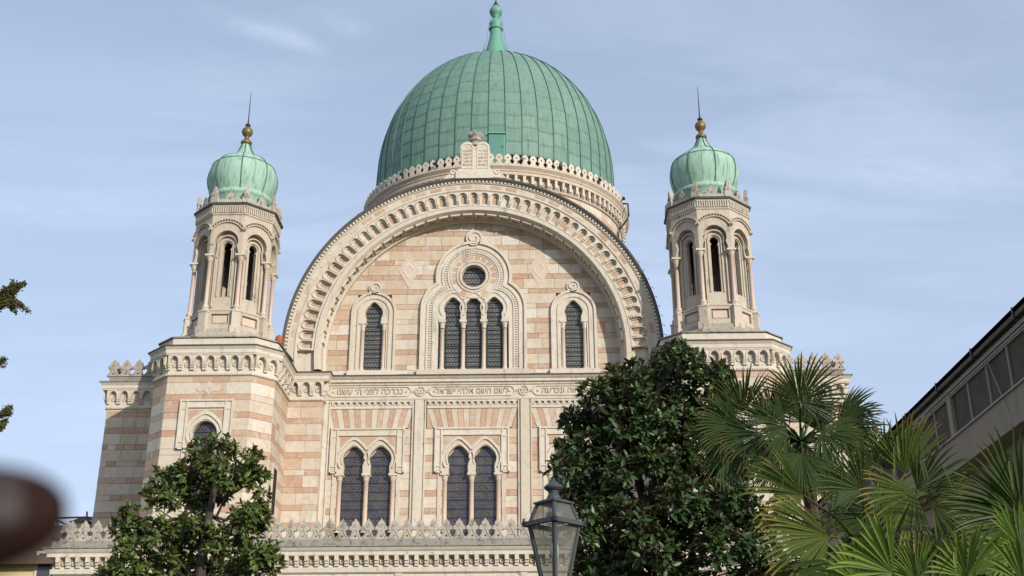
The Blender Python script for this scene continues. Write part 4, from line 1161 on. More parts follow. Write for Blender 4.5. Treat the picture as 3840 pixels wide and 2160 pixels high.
# ---- lower storey with its parapet
LY = -7.0; LX0, LX1 = -16.35, 16.35
b = MB(); b.box(LX0+.1, LX1-.1, LY+.15, .3, GZ, FL+.02); LS = b.build('lower_storey', M_LIGHT, SYN)
lp = [(LX0, 1.2), (LX0, LY), (LX1, LY), (LX1, 1.2)]
rowsL = [(3.0, 3.8, 'L'), (3.8, 4.1, 'P'), (4.1, 4.9, 'L'), (4.9, 5.2, 'P'), (5.2, 6.0, 'L'), (6.0, 6.3, 'P'), (6.3, 7.2, 'L'), (7.2, 7.56, 'P')]
course(LS, (LX0, LY), 0, 7.4, rowsL, prio=.8); course(LS, (8.95, LY), 0, 7.4, rowsL, prio=.2)
course(LS, (LX0, 1.2), -pi/2, 8.2, rowsL, prio=.3)
b = MB(); b.sweep(lp, [(0, 7.56), (.10, 7.62), (.12, 7.78), (.04, 7.84), (.04, 8.22), (.26, 8.26), (.26, 8.40), (.32, 8.46), (.38, 8.56), (.38, 8.58)]); b.build('cornice', M_TRIM, LS)
b = MB(); b.sweep(lp, [(.045, 7.90), (.045, 8.21)]); b.build('cornice_recess', M_RECESS, LS)
b = MB(); b.sweep(lp, [(.38, 8.58), (.43, 8.58), (.43, 8.63), (.16, 8.66), (.14, 8.90), (-.2, 8.93), (-.22, 8.2)]); b.build('cornice_edge', M_LEDGE, LS)
b = MB(); b.box(-.08, .08, -.22, .02, .20, .40); b.box(-.08, .08, -.15, .02, .10, .20); b.box(-.08, .08, -.10, .02, 0, .10); b.strip(arc(.2, .17, .055, 0, 2*pi, 8)[:-1], .05, -.05, .02, closed=True); LB = b.mesh('bracket', M_TRIM)
nbk = 82; stp = (LX1-LX0)/nbk
for i in range(nbk): link('bracket', LB, LS, T(LX0+stp*(i+.5), LY-.05, 7.85))
nm = 62
for i in range(nm):
    x = -1.69+.524*(i-30)
    if LX0+.2 < x < LX1-.2: link('merlon', FLEUR, LS, T(x, LY+.02, 8.92) @ RZ(random.uniform(-.03, .03)) @ T(0, 0, 0))
for i in range(12): link('merlon', FLEUR, LS, T(LX0+.05, LY+.5+i*.56, 8.92) @ RZ(pi/2))
# framed panels with round arches, their heads just in view
for k, bc in enumerate((-4.98, -.02, 4.94)):
    b = MB()
    for (w_, z, y) in ((2.3, 7.42, -.16), (2.1, 7.22, -.10)): b.strip([(bc-w_, 2.5), (bc-w_, z), (bc+w_, z), (bc+w_, 2.5)], .10, LY+y, LY)
    b.box(bc-2.35, bc+2.35, LY-.02, LY+.3, 2.5, 7.50)
    b.strip(arc(bc, 5.25, 1.68, pi, 0, 32), .30, LY-.16, LY); b.strip(arc(bc, 5.25, 1.22, pi, 0, 28), .16, LY-.12, LY)
    fr = b.build('arched_panel', M_TRIM, LS)
    for s_ in (-1, 1):
        b = MB(); b.plate([(bc+s_*1.98, 7.10), (bc+s_*.75, 7.10)] + [(bc+s_*1.87*cos(t), 5.25+1.87*sin(t)) for t in [radians(66-4.5*i) for i in range(14)]] + [(bc+s_*1.98, 5.3)], LY-.035, LY); b.build('spandrel_panel', M_PINK, fr)
    for i in range(9):
        a = radians(20+140*i/8)
        b = MB(); b.box(-.1, .1, LY-.09, LY, 1.3, 1.48, T(bc, 0, 5.25) @ RY(pi/2-a)); b.build('bracket', M_TRIM, fr)
for x in (-7.46, -2.5, 2.46, 7.42):
    b = MB(); b.box(x-.13, x+.13, LY-.2, LY+.2, 2.5, 7.56); b.build('pilaster', M_TRIM, LS)
b = MB(); b.box(-8.95, 8.95, LY+.02, LY+.3, GZ, 7.56); b.build('panel_backing', M_TRIM, LS)
# terracotta flue beside the arch
p = atd(701, 868, -1.9)
b = MB(); b.lathe([(.13, p.z-.9), (.13, p.z+.05), (.18, p.z+.09), (.19, p.z+.3), (.16, p.z+.42), (.05, p.z+.5)], 10, T(p.x, -1.9, 0)); b.build('flue_pipe', M_TERRA, SYN)
flush_blocks(300)

# ================================================================= NEIGHBOURS
# garden building on the right: its eaves run straight away from the camera
EX, EZ = 13.0, 8.95
RB = thing('annexe', 'shaded brown plaster building on the right with black gutter and band of dark windows', 'building', (EX, -30, GZ))
Y0, Y1 = -37.05, -11
b = MB(); b.box(EX, EX+9, Y0, Y1, EZ-2.16, EZ-1.41); b.box(EX, EX+9, Y0, Y1, EZ-.45, EZ-.1); b.box(EX+.12, EX+9, Y0, Y1, EZ-1.41, EZ-.45); b.box(EX+.45, EX+9, Y0, Y1, GZ, EZ-2.16); b.build('wall', M_PLASTER, RB)
b = MB(); b.add([(EX-.05, Y0, EZ-.12), (EX-.05, Y1+.2, EZ-.12), (EX+9, Y1+.2, EZ+1.2), (EX+9, Y0, EZ+1.2), (EX-.05, Y0, EZ-.16), (EX-.05, Y1+.2, EZ-.16), (EX+9, Y1+.2, EZ+1.1), (EX+9, Y0, EZ+1.1)], [(0,1,2,3),(4,5,6,7),(0,1,5,4),(1,2,6,5)]); b.build('roof', M_TILE, RB)
b = MB(); b.sweep([(EX-.02, Y0), (EX-.02, Y1+.2)], [(-.03, EZ-.24), (-.12, EZ-.22), (-.16, EZ-.12), (-.16, EZ), (-.13, EZ), (-.02, EZ-.06)]); b.box(EX-.18, EX+.0, Y0, Y1+.2, EZ-.22, EZ); b.build('gutter', M_GUTTER, RB)
for y in (-34.1, -31.9, -29.35, -26.8, -24.2, -21.6, -19, -16.5):
    b = MB(); b.box(EX-.20, EX+.02, y-.03, y+.03, EZ-.24, EZ+.02); b.build('gutter_clip', M_LAMP, RB)
b = MB(); b.box(EX-.05, EX+.15, Y0, Y1, EZ-.34, EZ-.24); b.box(EX-.02, EX+.15, Y0, Y1, EZ-.40, EZ-.36); b.box(EX-.05, EX+.1, Y0, Y1, EZ-1.43, EZ-1.39); b.build('window_frame', M_BAR, RB)
k = 0
for i in range(21):
    y = -37.05+1.25*i
    b = MB(); b.box(EX+.05, EX+.1, y+.02, y+1.23, EZ-1.41, EZ-.43); b.build('window_pane', M_DPANE, RB)
    wide = i % 4 == 0
    b = MB(); w_ = .13 if wide else .02; b.box(EX-.03 if wide else EX+.01, EX+.09, y-w_, y+w_, EZ-1.40, EZ-.42); b.build('mullion', M_PLASTER if wide else M_BAR, RB)
for y in (-29.75, -24.7):
    b = MB(); b.tube([(EX-.02, y, EZ-.38), (EX-.02, y-.55, EZ-1.45), (EX-.02, y-.7, EZ-1.75)], .012, 4); b.build('stay_wire', M_BAR, RB)

# yellow house far left behind the synagogue
p0 = atd(104, 1420, 40)
LH = thing('yellow_house', 'pale yellow house with brown roof behind the left end of the synagogue', 'house', (p0.x, 45, GZ))
q = atd(150, 1372, 40); ez = q.z
b = MB(); b.box(q.x-14, q.x+6, 40, 55, GZ, ez-1.2); b.build('wall', M_YELLOW, LH)
b = MB(); b.add([(q.x-14.4, 39, ez-1.2), (q.x+6.4, 39, ez-1.2), (q.x+6.4, 47.5, ez+3.1), (q.x-14.4, 47.5, ez+3.1), (q.x-14.4, 39, ez-1.6), (q.x+6.4, 39, ez-1.6), (q.x+6.4, 56, ez-1.4), (q.x-14.4, 56, ez-1.4)], [(0,1,2,3),(0,1,5,4),(3,2,6,7),(1,2,6,5)]); b.build('roof', M_TILE, LH)
pw = atd(112, 1421, 39.9)
b = MB(); b.box(pw.x-.75, pw.x+.75, 39.88, 40.05, pw.z-1.6, pw.z+1.1); wf = b.build('window', M_TRIM, LH)
b = MB(); b.box(pw.x-.5, pw.x+.5, 39.84, 39.9, pw.z-1.4, pw.z+.9); b.build('pane', M_PANE, wf)
b = MB(); pd = atd(137, 1410, 39.8); b.tube([(pd.x, 39.8, GZ), (pd.x, 39.8, ez-1.4)], .14, 6); b.build('drain_pipe', M_PIPE, LH)

# scaffold rail behind the parapet
SF = thing('scaffold_rail', 'tubular scaffold rail sticking up behind the left end of the parapet', 'scaffolding', (-17, 6, GZ))
def rail(pts, name):
    b = MB(); b.tube([atd(u, v, y) for u, v, y in pts], .05, 6); b.build(name, M_TUBE, SF)
rail([(219, 1287, 5), (217, 1340, 5), (217, 1400, 5)], 'upright'); rail([(148, 1303, 5), (219, 1301, 5), (236, 1303, 6)], 'rail'); rail([(147, 1310, 5), (188, 1331, 5)], 'brace')
rail([(219, 1301, 5), (238, 1312, 7)], 'rail'); rail([(145, 1300, 5), (144, 1400, 5)], 'upright'); rail([(130, 1352, 5), (170, 1364, 5)], 'rail')
pv = atd(209, 1322, 9)
CB = thing('roof_vent', 'small pale hipped vent housing peeping over the parapet by the scaffold', 'roof vent', (pv.x, 9, pv.z-2))
b = MB(); b.box(pv.x-.4, pv.x+.4, 8.6, 9.4, pv.z-2, pv.z+.1); b.build('housing', M_LIGHT, CB)
b = MB(); b.add([(pv.x-.6, 8.4, pv.z+.1), (pv.x+.6, 8.4, pv.z+.1), (pv.x+.6, 9.6, pv.z+.1), (pv.x-.6, 9.6, pv.z+.1), (pv.x, 9, pv.z+.5)], [(0,1,4),(1,2,4),(2,3,4),(3,0,4),(0,1,2,3)]); b.build('cap', M_TILE, CB)

# ================================================================= STREET LAMP
lp_ = at(2078, 1964, -43.5)
LX, LZ = lp_.x, lp_.z
LAMP = thing('street_lamp', 'grey painted four sided lantern street lamp in front of the dark magnolia', 'street lamp', (LX, -43.5, GZ))
LM = T(LX, -43.5, LZ) @ RZ(pi/4)
def frustum(mb, r0, z0, r1, z1, t0=None):
    a = r0; c = r1
    mb.add([(-a,-a,z0),(a,-a,z0),(a,a,z0),(-a,a,z0),(-c,-c,z1),(c,-c,z1),(c,c,z1),(-c,c,z1)], [(0,1,5,4),(1,2,6,5),(2,3,7,6),(3,0,4,7),(0,1,2,3),(4,5,6,7)], LM)
RW = .208
def bars(mb, r0, z0, r1, z1, w_):
    for k in range(4):
        a = k*pi/2; M = LM @ RZ(a)
        vs = []
        for r, z in ((r0, z0), (r1, z1)): vs += [(r-w_, r-w_, z), (r+.004, r-w_, z), (r+.004, r+.004, z), (r-w_, r+.004, z)]
        mb.add(vs, [(0,1,5,4),(1,2,6,5),(2,3,7,6),(3,0,4,7)], M)
b = MB(); bars(b, RW-.03, -.02, .088, -.62, .028)
for z0, r in ((-.62, .088),): frustum(b, r+.012, z0-.03, r+.012, z0+.01)
b.build('lower_frame', M_LAMP, LAMP)
b = MB(); bars(b, RW-.035, .02, .122, .195, .024); b.build('upper_frame', M_LAMP, LAMP)
b = MB()
for k in range(4):
    M = LM @ RZ(k*pi/2); b.box(-RW-.012, RW+.012, -RW-.012, -RW+.035, -.026, .016, M)
    b.box(-.008, .008, -RW-.008, -RW+.008, .016, .05, M @ T(RW, 0, 0))
b.build('rim', M_LAMP, LAMP)
b = MB()
for k in range(4):
    M = LM @ RZ(k*pi/2)
    b.add([(-.095, -.078, -.61), (.095, -.078, -.61), (RW-.035, -RW+.04, -.03), (-RW+.035, -RW+.04, -.03)], [(0,1,2,3)], M)
b.v = [((x), (y), z) for x, y, z in b.v]
GP = []
for k in range(4):
    M = LM @ RZ(k*pi/2)
    p1 = MB(); p1.add([(-.076, -.080, -.61), (.076, -.080, -.61), (RW-.05, -RW+.04, -.03), (-RW+.05, -RW+.04, -.03)], [(0,1,2,3)], M); p1.build('glass_pane', M_LGLASS, LAMP)
    p1 = MB(); p1.add([(-RW+.05, -RW+.043, .02), (RW-.05, -RW+.043, .02), (.10, -.116, .19), (-.10, -.116, .19)], [(0,1,2,3)], M); p1.build('glass_pane', M_LGLASS, LAMP)
b = MB(); frustum(b, .142, .19, .142, .208); frustum(b, .135, .208, .075, .235)
LC = T(LX, -43.5, LZ)
b.lathe([(.075, .23), (.065, .262), (.05, .285), (.045, .30), (.055, .305), (.055, .315), (.045, .32)], 20, LC)
b.lathe([(.045, .318), (.072, .325), (.094, .345), (.096, .355), (.075, .378), (.045, .398), (.022, .415), (.012, .435), (0, .448)], 20, LC)
b.build('cap', M_LAMP, LAMP, smooth=False)
b = MB(); b.lathe([(.018, -.36), (.03, -.33), (.042, -.29), (.045, -.25), (.036, -.205), (.018, -.17), (.016, -.10)], 14, LC); b.build('bulb', M_BULB, LAMP, smooth=True)
b = MB(); b.lathe([(.02, -.12), (.022, .02), (.075, .03), (.075, .10), (.06, .105)], 14, LC); b.build('gear_box', plain('grey_tray', (.22, .23, .22), .6), LAMP)
b = MB(); b.lathe([(.016, -.62), (.016, -.42), (.02, -.36)], 8, LC); b.build('lamp_holder', M_LAMP, LAMP)
b = MB(); b.lathe([(.12, -.65), (.07, -.70), (.045, -.78), (.06, -.82), (.04, -.86), (.045, -2.6), (.07, -2.65), (.06, -2.75), (.075, GZ-LZ+.9), (.12, GZ-LZ+.85), (.13, GZ-LZ+.1), (.18, GZ-LZ+.05), (.18, GZ-LZ)], 12, LC); b.build('post', M_LAMP, LAMP, smooth=True)

# ================================================================= TREES
def leaf_mesh(name, mat, L=.17, wd=.064, fold=.018):
    b = MB(); vs = []; fs = []
    prof = [(0, .08), (.2, .62), (.45, 1.), (.7, .85), (.9, .4), (1., 0.02)]
    for t, k in prof:
        x = wd/2*k; z = -.10*L*t*t
        vs += [(-x, L*t, z+fold*k), (0, L*t, z), (x, L*t, z+fold*k)]
    for i in range(len(prof)-1):
        for j in (0, 1): fs.append((3*i+j, 3*i+j+1, 3*i+j+4, 3*i+j+3))
    b.add(vs, fs); return b
def frame(dirv, up):
    y = dirv.normalized(); x = y.cross(up)
    if x.length < 1e-3: x = y.orthogonal()
    x.normalize(); z = x.cross(y)
    return Matrix(((x.x, y.x, z.x, 0), (x.y, y.y, z.y, 0), (x.z, y.z, z.z, 0), (0, 0, 0, 1)))
def magnolia(name, label, Y, blobs, dens, mat, trunk, limbs, LL, low, seed):
    rnd = random.Random(seed)
    base = trunk[0]
    tr = thing(name, label, 'tree', (base.x, base.y, GZ), 'magnolia trees before the synagogue')
    lb = leaf_mesh('leaf', mat, LL, LL*.42, LL*.09); lm = lb.mesh('leaf', mat, True)
    b = MB(); n = len(trunk)
    b.tube(trunk, [.135-.105*i/(n-1) for i in range(n)], 8); b.build('trunk', M_BARK, tr, smooth=True)
    leaves = []
    twigs = MB()
    def rosette(p, d):
        n = rnd.randint(5, 10); ph = rnd.random()*6.28
        u = d.orthogonal().normalized(); v = d.cross(u)
        for i in range(n):
            a = ph+i*2.4; el = rnd.uniform(.35, 1.35)*(.5+.6*i/n)+.2
            dv = (u*cos(a)+v*sin(a))*sin(el)+d*cos(el); dv.z -= .12
            M = T(*(p-d*rnd.uniform(0, .06))) @ frame(dv, d+Vector((0, 0, .5))) @ RY(rnd.uniform(-.35, .35)) @ SC(*([rnd.uniform(.5, 1.2)]*3))
            leaves.append((M, p))
    for bu, bv, br, dy in blobs:
        c = atd(bu, bv, Y+dy); R = br*1.490683*(c-EYE).length/FPX
        k = max(6, int(dens*R*R))
        for i in range(k):
            d = Vector((rnd.gauss(0, 1), rnd.gauss(0, 1), rnd.gauss(0, 1))).normalized()
            rr_ = R*(1-.55*rnd.random()**2.2)
            p = c+Vector((d.x, d.y*.85, d.z*.92))*rr_
            dd = (d+Vector((0, -.15, .55))).normalized()
            rosette(p, dd)
            if rnd.random() < .35: twigs.tube([c+(p-c)*.25, c+(p-c)*.7+Vector((0, 0, -.05)), p], [.016, .010, .006], 4)
        # limb from the trunk to the middle of each tuft
        q = min(trunk, key=lambda t: (t-(c-Vector((0, 0, .5)))).length if t.z < c.z+.1 else 1e3)
        md = (q+c)/2+Vector((rnd.uniform(-.1, .1), rnd.uniform(-.1, .1), -.12))
        lb2 = MB(); lb2.tube([q, q*.65+md*.35+Vector((rnd.uniform(-.08, .08), .15, -.10)), md*.6+c*.4+Vector((rnd.uniform(-.12, .12), .25, rnd.uniform(-.02, .12))), c+Vector((0, .15, 0))], [.034, .027, .018, .008], 6); lb2.build('branch', M_BARK, tr, smooth=True)
    for (cx, cy_, cz, R) in low:
        for i in range(int(dens*.4*R*R)):
            d = Vector((rnd.gauss(0, 1), rnd.gauss(0, 1), rnd.gauss(0, 1))).normalized()
            rosette(Vector((cx, cy_, cz))+d*R*(1-.4*rnd.random()), (d+Vector((0, 0, .5))).normalized())
    twigs.build('twigs', M_BARK, tr, kind='stuff')
    front = sorted(range(len(leaves)), key=lambda i: (leaves[i][1]-EYE).length+rnd.random()*.8)
    show = set(front[:300]); fol = MB()
    for i, (M, p) in enumerate(leaves):
        if i in show: link('leaf', lm, tr, M)
        else: fol.add(lb.v, lb.f, M, rnd.random()+.001)
    fol.build('foliage', mat, tr, smooth=True, kind='stuff')
    return tr
def zl(x, y): return ((300+x/2.1956)/1.490683, (1500+y/2.1956)/1.490683)
lb_ = [(1150, 330, 70), (1000, 420, 120), (1100, 500, 130), (1230, 420, 90), (1380, 470, 90), (1440, 480, 60), (1230, 620, 150), (1040, 660, 130), (1420, 630, 110), (1500, 610, 50), (700, 660, 130), (620, 760, 110), (830, 700, 110), (760, 800, 100),
       (1440, 880, 130), (1330, 960, 130), (1500, 960, 80), (1380, 1080, 150), (410, 930, 90), (370, 1060, 120), (480, 1090, 140), (640, 1080, 130), (800, 1090, 120), (980, 1100, 150), (1130, 1130, 130), (900, 1000, 90), (940, 900, 70),
       (890, 570, 100), (860, 640, 90), (1150, 740, 110), (1050, 770, 100), (900, 800, 90), (1350, 600, 100), (1500, 780, 60), (620, 880, 60),
       (850, 1240, 140), (1250, 1300, 150), (1120, 1260, 90), (1480, 1270, 140), (1580, 1330, 110), (1590, 1200, 60), (700, 1330, 120), (560, 1350, 130), (380, 1370, 150), (260, 1400, 90), (420, 1210, 90), (330, 1190, 60), (1380, 1390, 140), (1000, 1400, 120), (800, 1410, 120), (1150, 1420, 100), (180, 1450, 70)]
rb = random.Random(3)
blobs = [(*zl(x, y), r/2.1956/1.490683*.86, rb.uniform(-.5, .6)) for x, y, r in lb_]
tk = [Vector((at(745, 2160, -32).x-.25, -32, GZ))] + [at(u, v, -32) for u, v in ((745, 2300), (752, 2160), (765, 2040), (785, 1930), (800, 1850), (825, 1740), (842, 1660))]
z_ = at(745, 2160, -32)
magnolia('magnolia_tree', 'open crowned magnolia tree with visible branches before the left tower', -32, blobs, 430, M_MAGL, tk, [], .165,
         [(z_.x-1.0, -32, z_.z-.9, .9), (z_.x+.9, -32, z_.z-.9, 1.0), (z_.x, -31.6, z_.z-1.6, 1.1), (z_.x-1.6, -32, z_.z-2.1, .9), (z_.x+1.6, -32, z_.z-2, .9)], 11)
rb_ = [(1590, 940, 42), (1640, 925, 40), (1545, 965, 35), (1700, 905, 42), (1745, 905, 36), (1720, 885, 22), (1790, 950, 42), (1810, 930, 24), (1500, 1000, 40), (1570, 1000, 52), (1650, 990, 58), (1730, 975, 52), (1840, 1000, 36), (1795, 1020, 50),
       (1455, 1060, 38), (1520, 1060, 58), (1600, 1070, 60), (1690, 1060, 60), (1770, 1080, 50), (1430, 1110, 34), (1480, 1130, 52), (1550, 1130, 56), (1640, 1120, 40), (1720, 1140, 44), (1420, 1180, 38), (1480, 1200, 56), (1535, 1190, 40), (1690, 1190, 52), (1750, 1180, 50), (1655, 1175, 30),
       (1425, 1250, 38), (1490, 1260, 54), (1550, 1270, 46), (1660, 1245, 46), (1730, 1250, 56), (1800, 1250, 50), (1850, 1240, 40), (1470, 1320, 46), (1540, 1330, 60), (1620, 1310, 54), (1700, 1320, 50), (1780, 1310, 56), (1850, 1310, 50), (1500, 1390, 56), (1580, 1400, 60), (1660, 1390, 56), (1740, 1400, 40), (1800, 1375, 46), (1870, 1370, 46), (1480, 1440, 50), (1620, 1445, 50), (1560, 1440, 50), (1700, 1445, 46), (1880, 1430, 44), (1890, 1290, 40), (1905, 1340, 44), (1920, 1400, 46), (1850, 1180, 40), (1820, 1130, 40), (1930, 1450, 40), (1800, 1200, 40)]
blobs = [(u+rb.uniform(-6, 6), v+rb.uniform(-6, 6), r*rb.uniform(.85, 1.12), rb.uniform(-.7, .8)) for u, v, r in rb_]
blobs += [(1640, 1150, 45, -.7), (1600, 1320, 50, -.7), (1650, 1385, 55, -.75), (1640, 1060, 50, -.7), (1600, 1000, 45, -.6), (1690, 1260, 45, -.7), (1560, 1180, 45, -.7)]
tk = [Vector((atd(1650, 1449, -35).x, -35, GZ))] + [atd(u, v, -35) for u, v in ((1650, 1500), (1648, 1440), (1640, 1340), (1620, 1260), (1600, 1180), (1610, 1100), (1640, 1010), (1690, 930))]
z_ = atd(1650, 1449, -35)
magnolia('magnolia_tree', 'dense dark green glossy magnolia tree behind the street lamp', -35, blobs, 400, M_MAGR, tk, [], .17,
         [(z_.x-.8, -35, z_.z-.7, .9), (z_.x+.8, -35, z_.z-.7, .9), (z_.x, -34.6, z_.z-1.5, 1.2), (z_.x-1.3, -35, z_.z-1.9, 1.), (z_.x+1.4, -35, z_.z-1.9, 1.)], 23)

# conifer whose sprays reach in at the left edge
pc_ = atd(-150, 880, -36)
CT = thing('cypress_tree', 'sparse brownish green conifer sprays reaching in at the left edge', 'tree', (pc_.x, -36, GZ))
b = MB(); b.tube([(pc_.x, -36, GZ), (pc_.x, -36, pc_.z), (pc_.x, -36, pc_.z+1.2)], [.16, .10, .03], 8); b.build('trunk', M_BARK, CT, smooth=True)
rc = random.Random(5)
def spray(b, p, d, L, n):
    d = d.normalized()
    for i in range(n):
        t = rc.random(); q = p+d*L*t+Vector((rc.gauss(0, .028), rc.gauss(0, .03), rc.gauss(0, .034)))*(1.15-t*.6)
        a = (d+Vector((rc.gauss(0, .6), rc.gauss(0, .6), rc.gauss(0, .6)))).normalized()
        M = T(*q) @ frame(a, Vector((rc.gauss(0, 1), rc.gauss(0, 1), 1)))
        l_ = rc.uniform(.025, .05); w2 = .009
        b.add([(-w2, 0, 0), (w2, 0, 0), (w2*1.3, l_*.6, 0), (0, l_, .004), (-w2*1.3, l_*.6, 0), (0, l_*.5, w2)], [(0, 1, 2, 5), (5, 2, 3), (5, 3, 4), (0, 5, 4)], M, rc.random())
for br in ([((-150, 860), (12, 745), (62, 713)), ((0, 745), (56, 770)), ((-30, 760), (35, 725)), ((10, 755), (30, 775)), ((-40, 780), (8, 770))], [((-150, 980), (8, 905))], [((-150, 1160), (22, 1030)), ((-30, 1080), (14, 1060)), ((-40, 1100), (6, 1075))]):
    b = MB(); tw = MB()
    for pth in br:
        P = [atd(u, v, -36+rc.uniform(-.1, .1)) for u, v in pth]
        tw.tube(P, .008, 4)
        for a, c in zip(P, P[1:]):
            L = (c-a).length
            spray(b, a, c-a, L*1.02, int(1150*L))
            for s_ in range(int(L*14)):
                q = a+(c-a)*rc.random(); dd = (c-a).normalized()+Vector((rc.uniform(-.8, .8), rc.uniform(-.6, .6), rc.uniform(-.6, 1.0)))
                spray(b, q, dd, rc.uniform(.08, .19), 75)
    br_ = tw.build('branch', M_BARK, CT); b.build('needle_spray', M_CYP, br_, kind='stuff')

# ================================================================= PALMS
def frond(parent, hub, root, axis, normal, R, spread, nseg, mat, rnd, droop=.42, fused=.5, bent=.16, name='frond'):
    y = axis.normalized(); z = (normal-y*normal.dot(y)).normalized(); x = y.cross(z)
    b = MB(); al = []
    da = 2*spread/nseg
    for i in range(nseg):
        a = -spread+da*(i+.5)
        edge = abs(a)/spread
        L = R*(1-.22*edge**2)*rnd.uniform(.9, 1.05)
        d = x*sin(a)+y*cos(a); s_ = x*cos(a)-y*sin(a)
        cup = .22+.1*rnd.random()
        st = [0.02, .2, fused, .6, .78, .9, 1.0]
        brk = rnd.uniform(.5, .8) if rnd.random() < bent else 9
        tilt = rnd.gauss(0, .05)
        vs = []; p = hub.copy(); last = 0
        dirn = d+z*(cup*.5+tilt)
        for k, t in enumerate(st):
            step = (t-last)*L; last = t
            dirn = dirn+Vector((0, 0, -1))*droop*(t**2)*.35
            if t > brk: dirn = dirn*.3+Vector((0, 0, -1))*.9; brk = 9
            dirn.normalize()
            p = p+dirn*step
            w_ = t*L*sin(da/2)*1.02 if t <= fused else fused*L*sin(da/2)*1.02*(1-((t-fused)/(1-fused))**2.5)
            w_ = max(w_, .0008)
            vs += [p-s_*w_+z*w_*.35, p-z*w_*.35, p+s_*w_+z*w_*.35]
            al += [t, t, t]
        fs = []
        for k in range(len(st)-1):
            for j in (0, 1): fs.append((3*k+j, 3*k+j+1, 3*k+j+4, 3*k+j+3))
        b.add(vs, fs, None, rnd.random()*.3+.001)
    mid = (hub+root)/2+Vector((0, 0, .06))
    o = len(b.v); b.tube([root, mid, hub], [.022, .013, .009], 5, .2); al += [.1]*(len(b.v)-o)
    b.along = al
    return b.build(name, mat, parent)
def palm(name, label, crown, fans, nrand, rr_, mat, seed, trunkr=.12, flowers=None):
    rnd = random.Random(seed)
    pl = thing(name, label, 'palm', (crown.x, crown.y, GZ), 'fan palms at the lower right')
    b = MB(); h = crown.z-GZ; n = 14
    b.tube([(crown.x+.05*sin(i*.7), crown.y, GZ+h*i/n) for i in range(n+1)], [trunkr*(1.15 if i % 2 else .95) for i in range(n+1)], 10); b.build('trunk', M_FIBRE, pl)
    for (hu, hv, y, ang, rad, spr, lean, tw, m) in fans:
        hub = at(hu, hv, y); R = rad*(hub-EYE).length/FPX
        a = radians(ang)
        ax = RT*cos(a)+UP*sin(a)-FW*lean
        nrm = -FW+RT*tw+Vector((0, 0, .25))
        frond(pl, hub, crown, ax, nrm, R, radians(spr), int(spr/(3.3 if m is M_PALMG else 2.4)), m or mat, rnd, fused=.58 if m is M_PALMG else .5)
    for i in range(nrand):
        a = i*2.4+rnd.random(); el = rnd.uniform(-.55, .9)
        d = Vector((cos(a)*cos(el), sin(a)*cos(el), sin(el)))
        if d.y < -.25: d.y *= -.6
        hub = crown+d*rr_*rnd.uniform(.7, 1.1)
        frond(pl, hub, crown, d+Vector((0, 0, -.25)), Vector((0, 0, 1))+d*.4, rr_*rnd.uniform(.75, 1.0), radians(rnd.uniform(80, 120)), 34, mat, rnd, .4)
    for i in range(7):
        a = i*.9+.3; d = Vector((cos(a)*.35, sin(a)*.35, -.95))
        hub = crown+Vector((cos(a)*.14, sin(a)*.14, -.18-.12*(i % 3)))
        frond(pl, hub, crown, d, Vector((cos(a), sin(a), .3)), .42, radians(55), 22, M_PALMX, rnd, .2)
    if flowers:
        for fu, fv, y, n in flowers:
            c = at(fu, fv, y); b = MB()
            for i in range(n):
                d = Vector((rnd.gauss(0, .085), rnd.gauss(0, .05), rnd.gauss(-.02, .035))); e = Vector((rnd.gauss(0, 1), rnd.gauss(0, 1), rnd.gauss(0, 1))).normalized()*.03
                b.tube([c+d-e, c+d, c+d+e], [.004, .009, .004], 4)
            b.build('flower_cluster', M_FLOWER, pl, kind='stuff')
    return pl
crA = at(3005, 1660, -40.8)
palm('palm_tree', 'dark fan palm with yellow flower clusters beside the magnolia', crA, [
    (2999, 1508, -41.3, 78, 205, 118, .15, .1, M_PALMD),
    (2790, 1545, -41.5, 128, 215, 72, .2, -.3, None),
    (2765, 1600, -41.6, 172, 190, 70, .2, -.2, None),
    (2700, 1640, -41.3, 195, 150, 85, .1, -.2, M_PALMD),
    (2900, 1560, -41.2, 95, 150, 70, .1, .1, None),
    (2730, 1690, -41.5, 255, 165, 60, .3, -.2, M_PALMD),
    (3135, 1610, -41.0, 5, 200, 75, .0, .4, M_PALMD),
    (3165, 1650, -40.8, -15, 200, 55, -.2, .4, M_PALMD),
    (3115, 1690, -41.2, -110, 165, 60, .3, .2, M_PALMD),
    (3020, 1590, -40.6, 60, 170, 90, -.1, .2, M_PALMD),
    (3150, 1560, -41, 20, 165, 50, 0, .4, M_PALMD),
    (2850, 1625, -41.6, 215, 190, 80, .35, -.2, M_PALMD),
    (2925, 1650, -41.5, 250, 150, 75, .4, -.1, M_PALMD),
    (2885, 1585, -41.4, 110, 175, 80, .2, -.1, None),
    (3050, 1730, -41.7, 280, 160, 60, .4, .1, M_PALMD),
    (2985, 1760, -41.6, 240, 150, 60, .4, .1, M_PALMD),
    (3080, 1620, -41.5, 320, 170, 80, .3, .3, M_PALMD),
    (2950, 1600, -41.7, 180, 170, 80, .3, -.2, M_PALMD),
    (3010, 1700, -41.9, 262, 150, 85, .4, .0, M_PALMD), (2905, 1720, -41.7, 225, 150, 60, .4, -.2, M_PALMD), (3090, 1760, -41.5, 300, 140, 60, .3, .2, M_PALMD),
], 12, .52, M_PALMD, 3, .085, [(2830, 1690, -41.5, 240), (2900, 1690, -41.4, 160), (2925, 1640, -41.5, 30)])
crB = at(3260, 2080, -44.9)
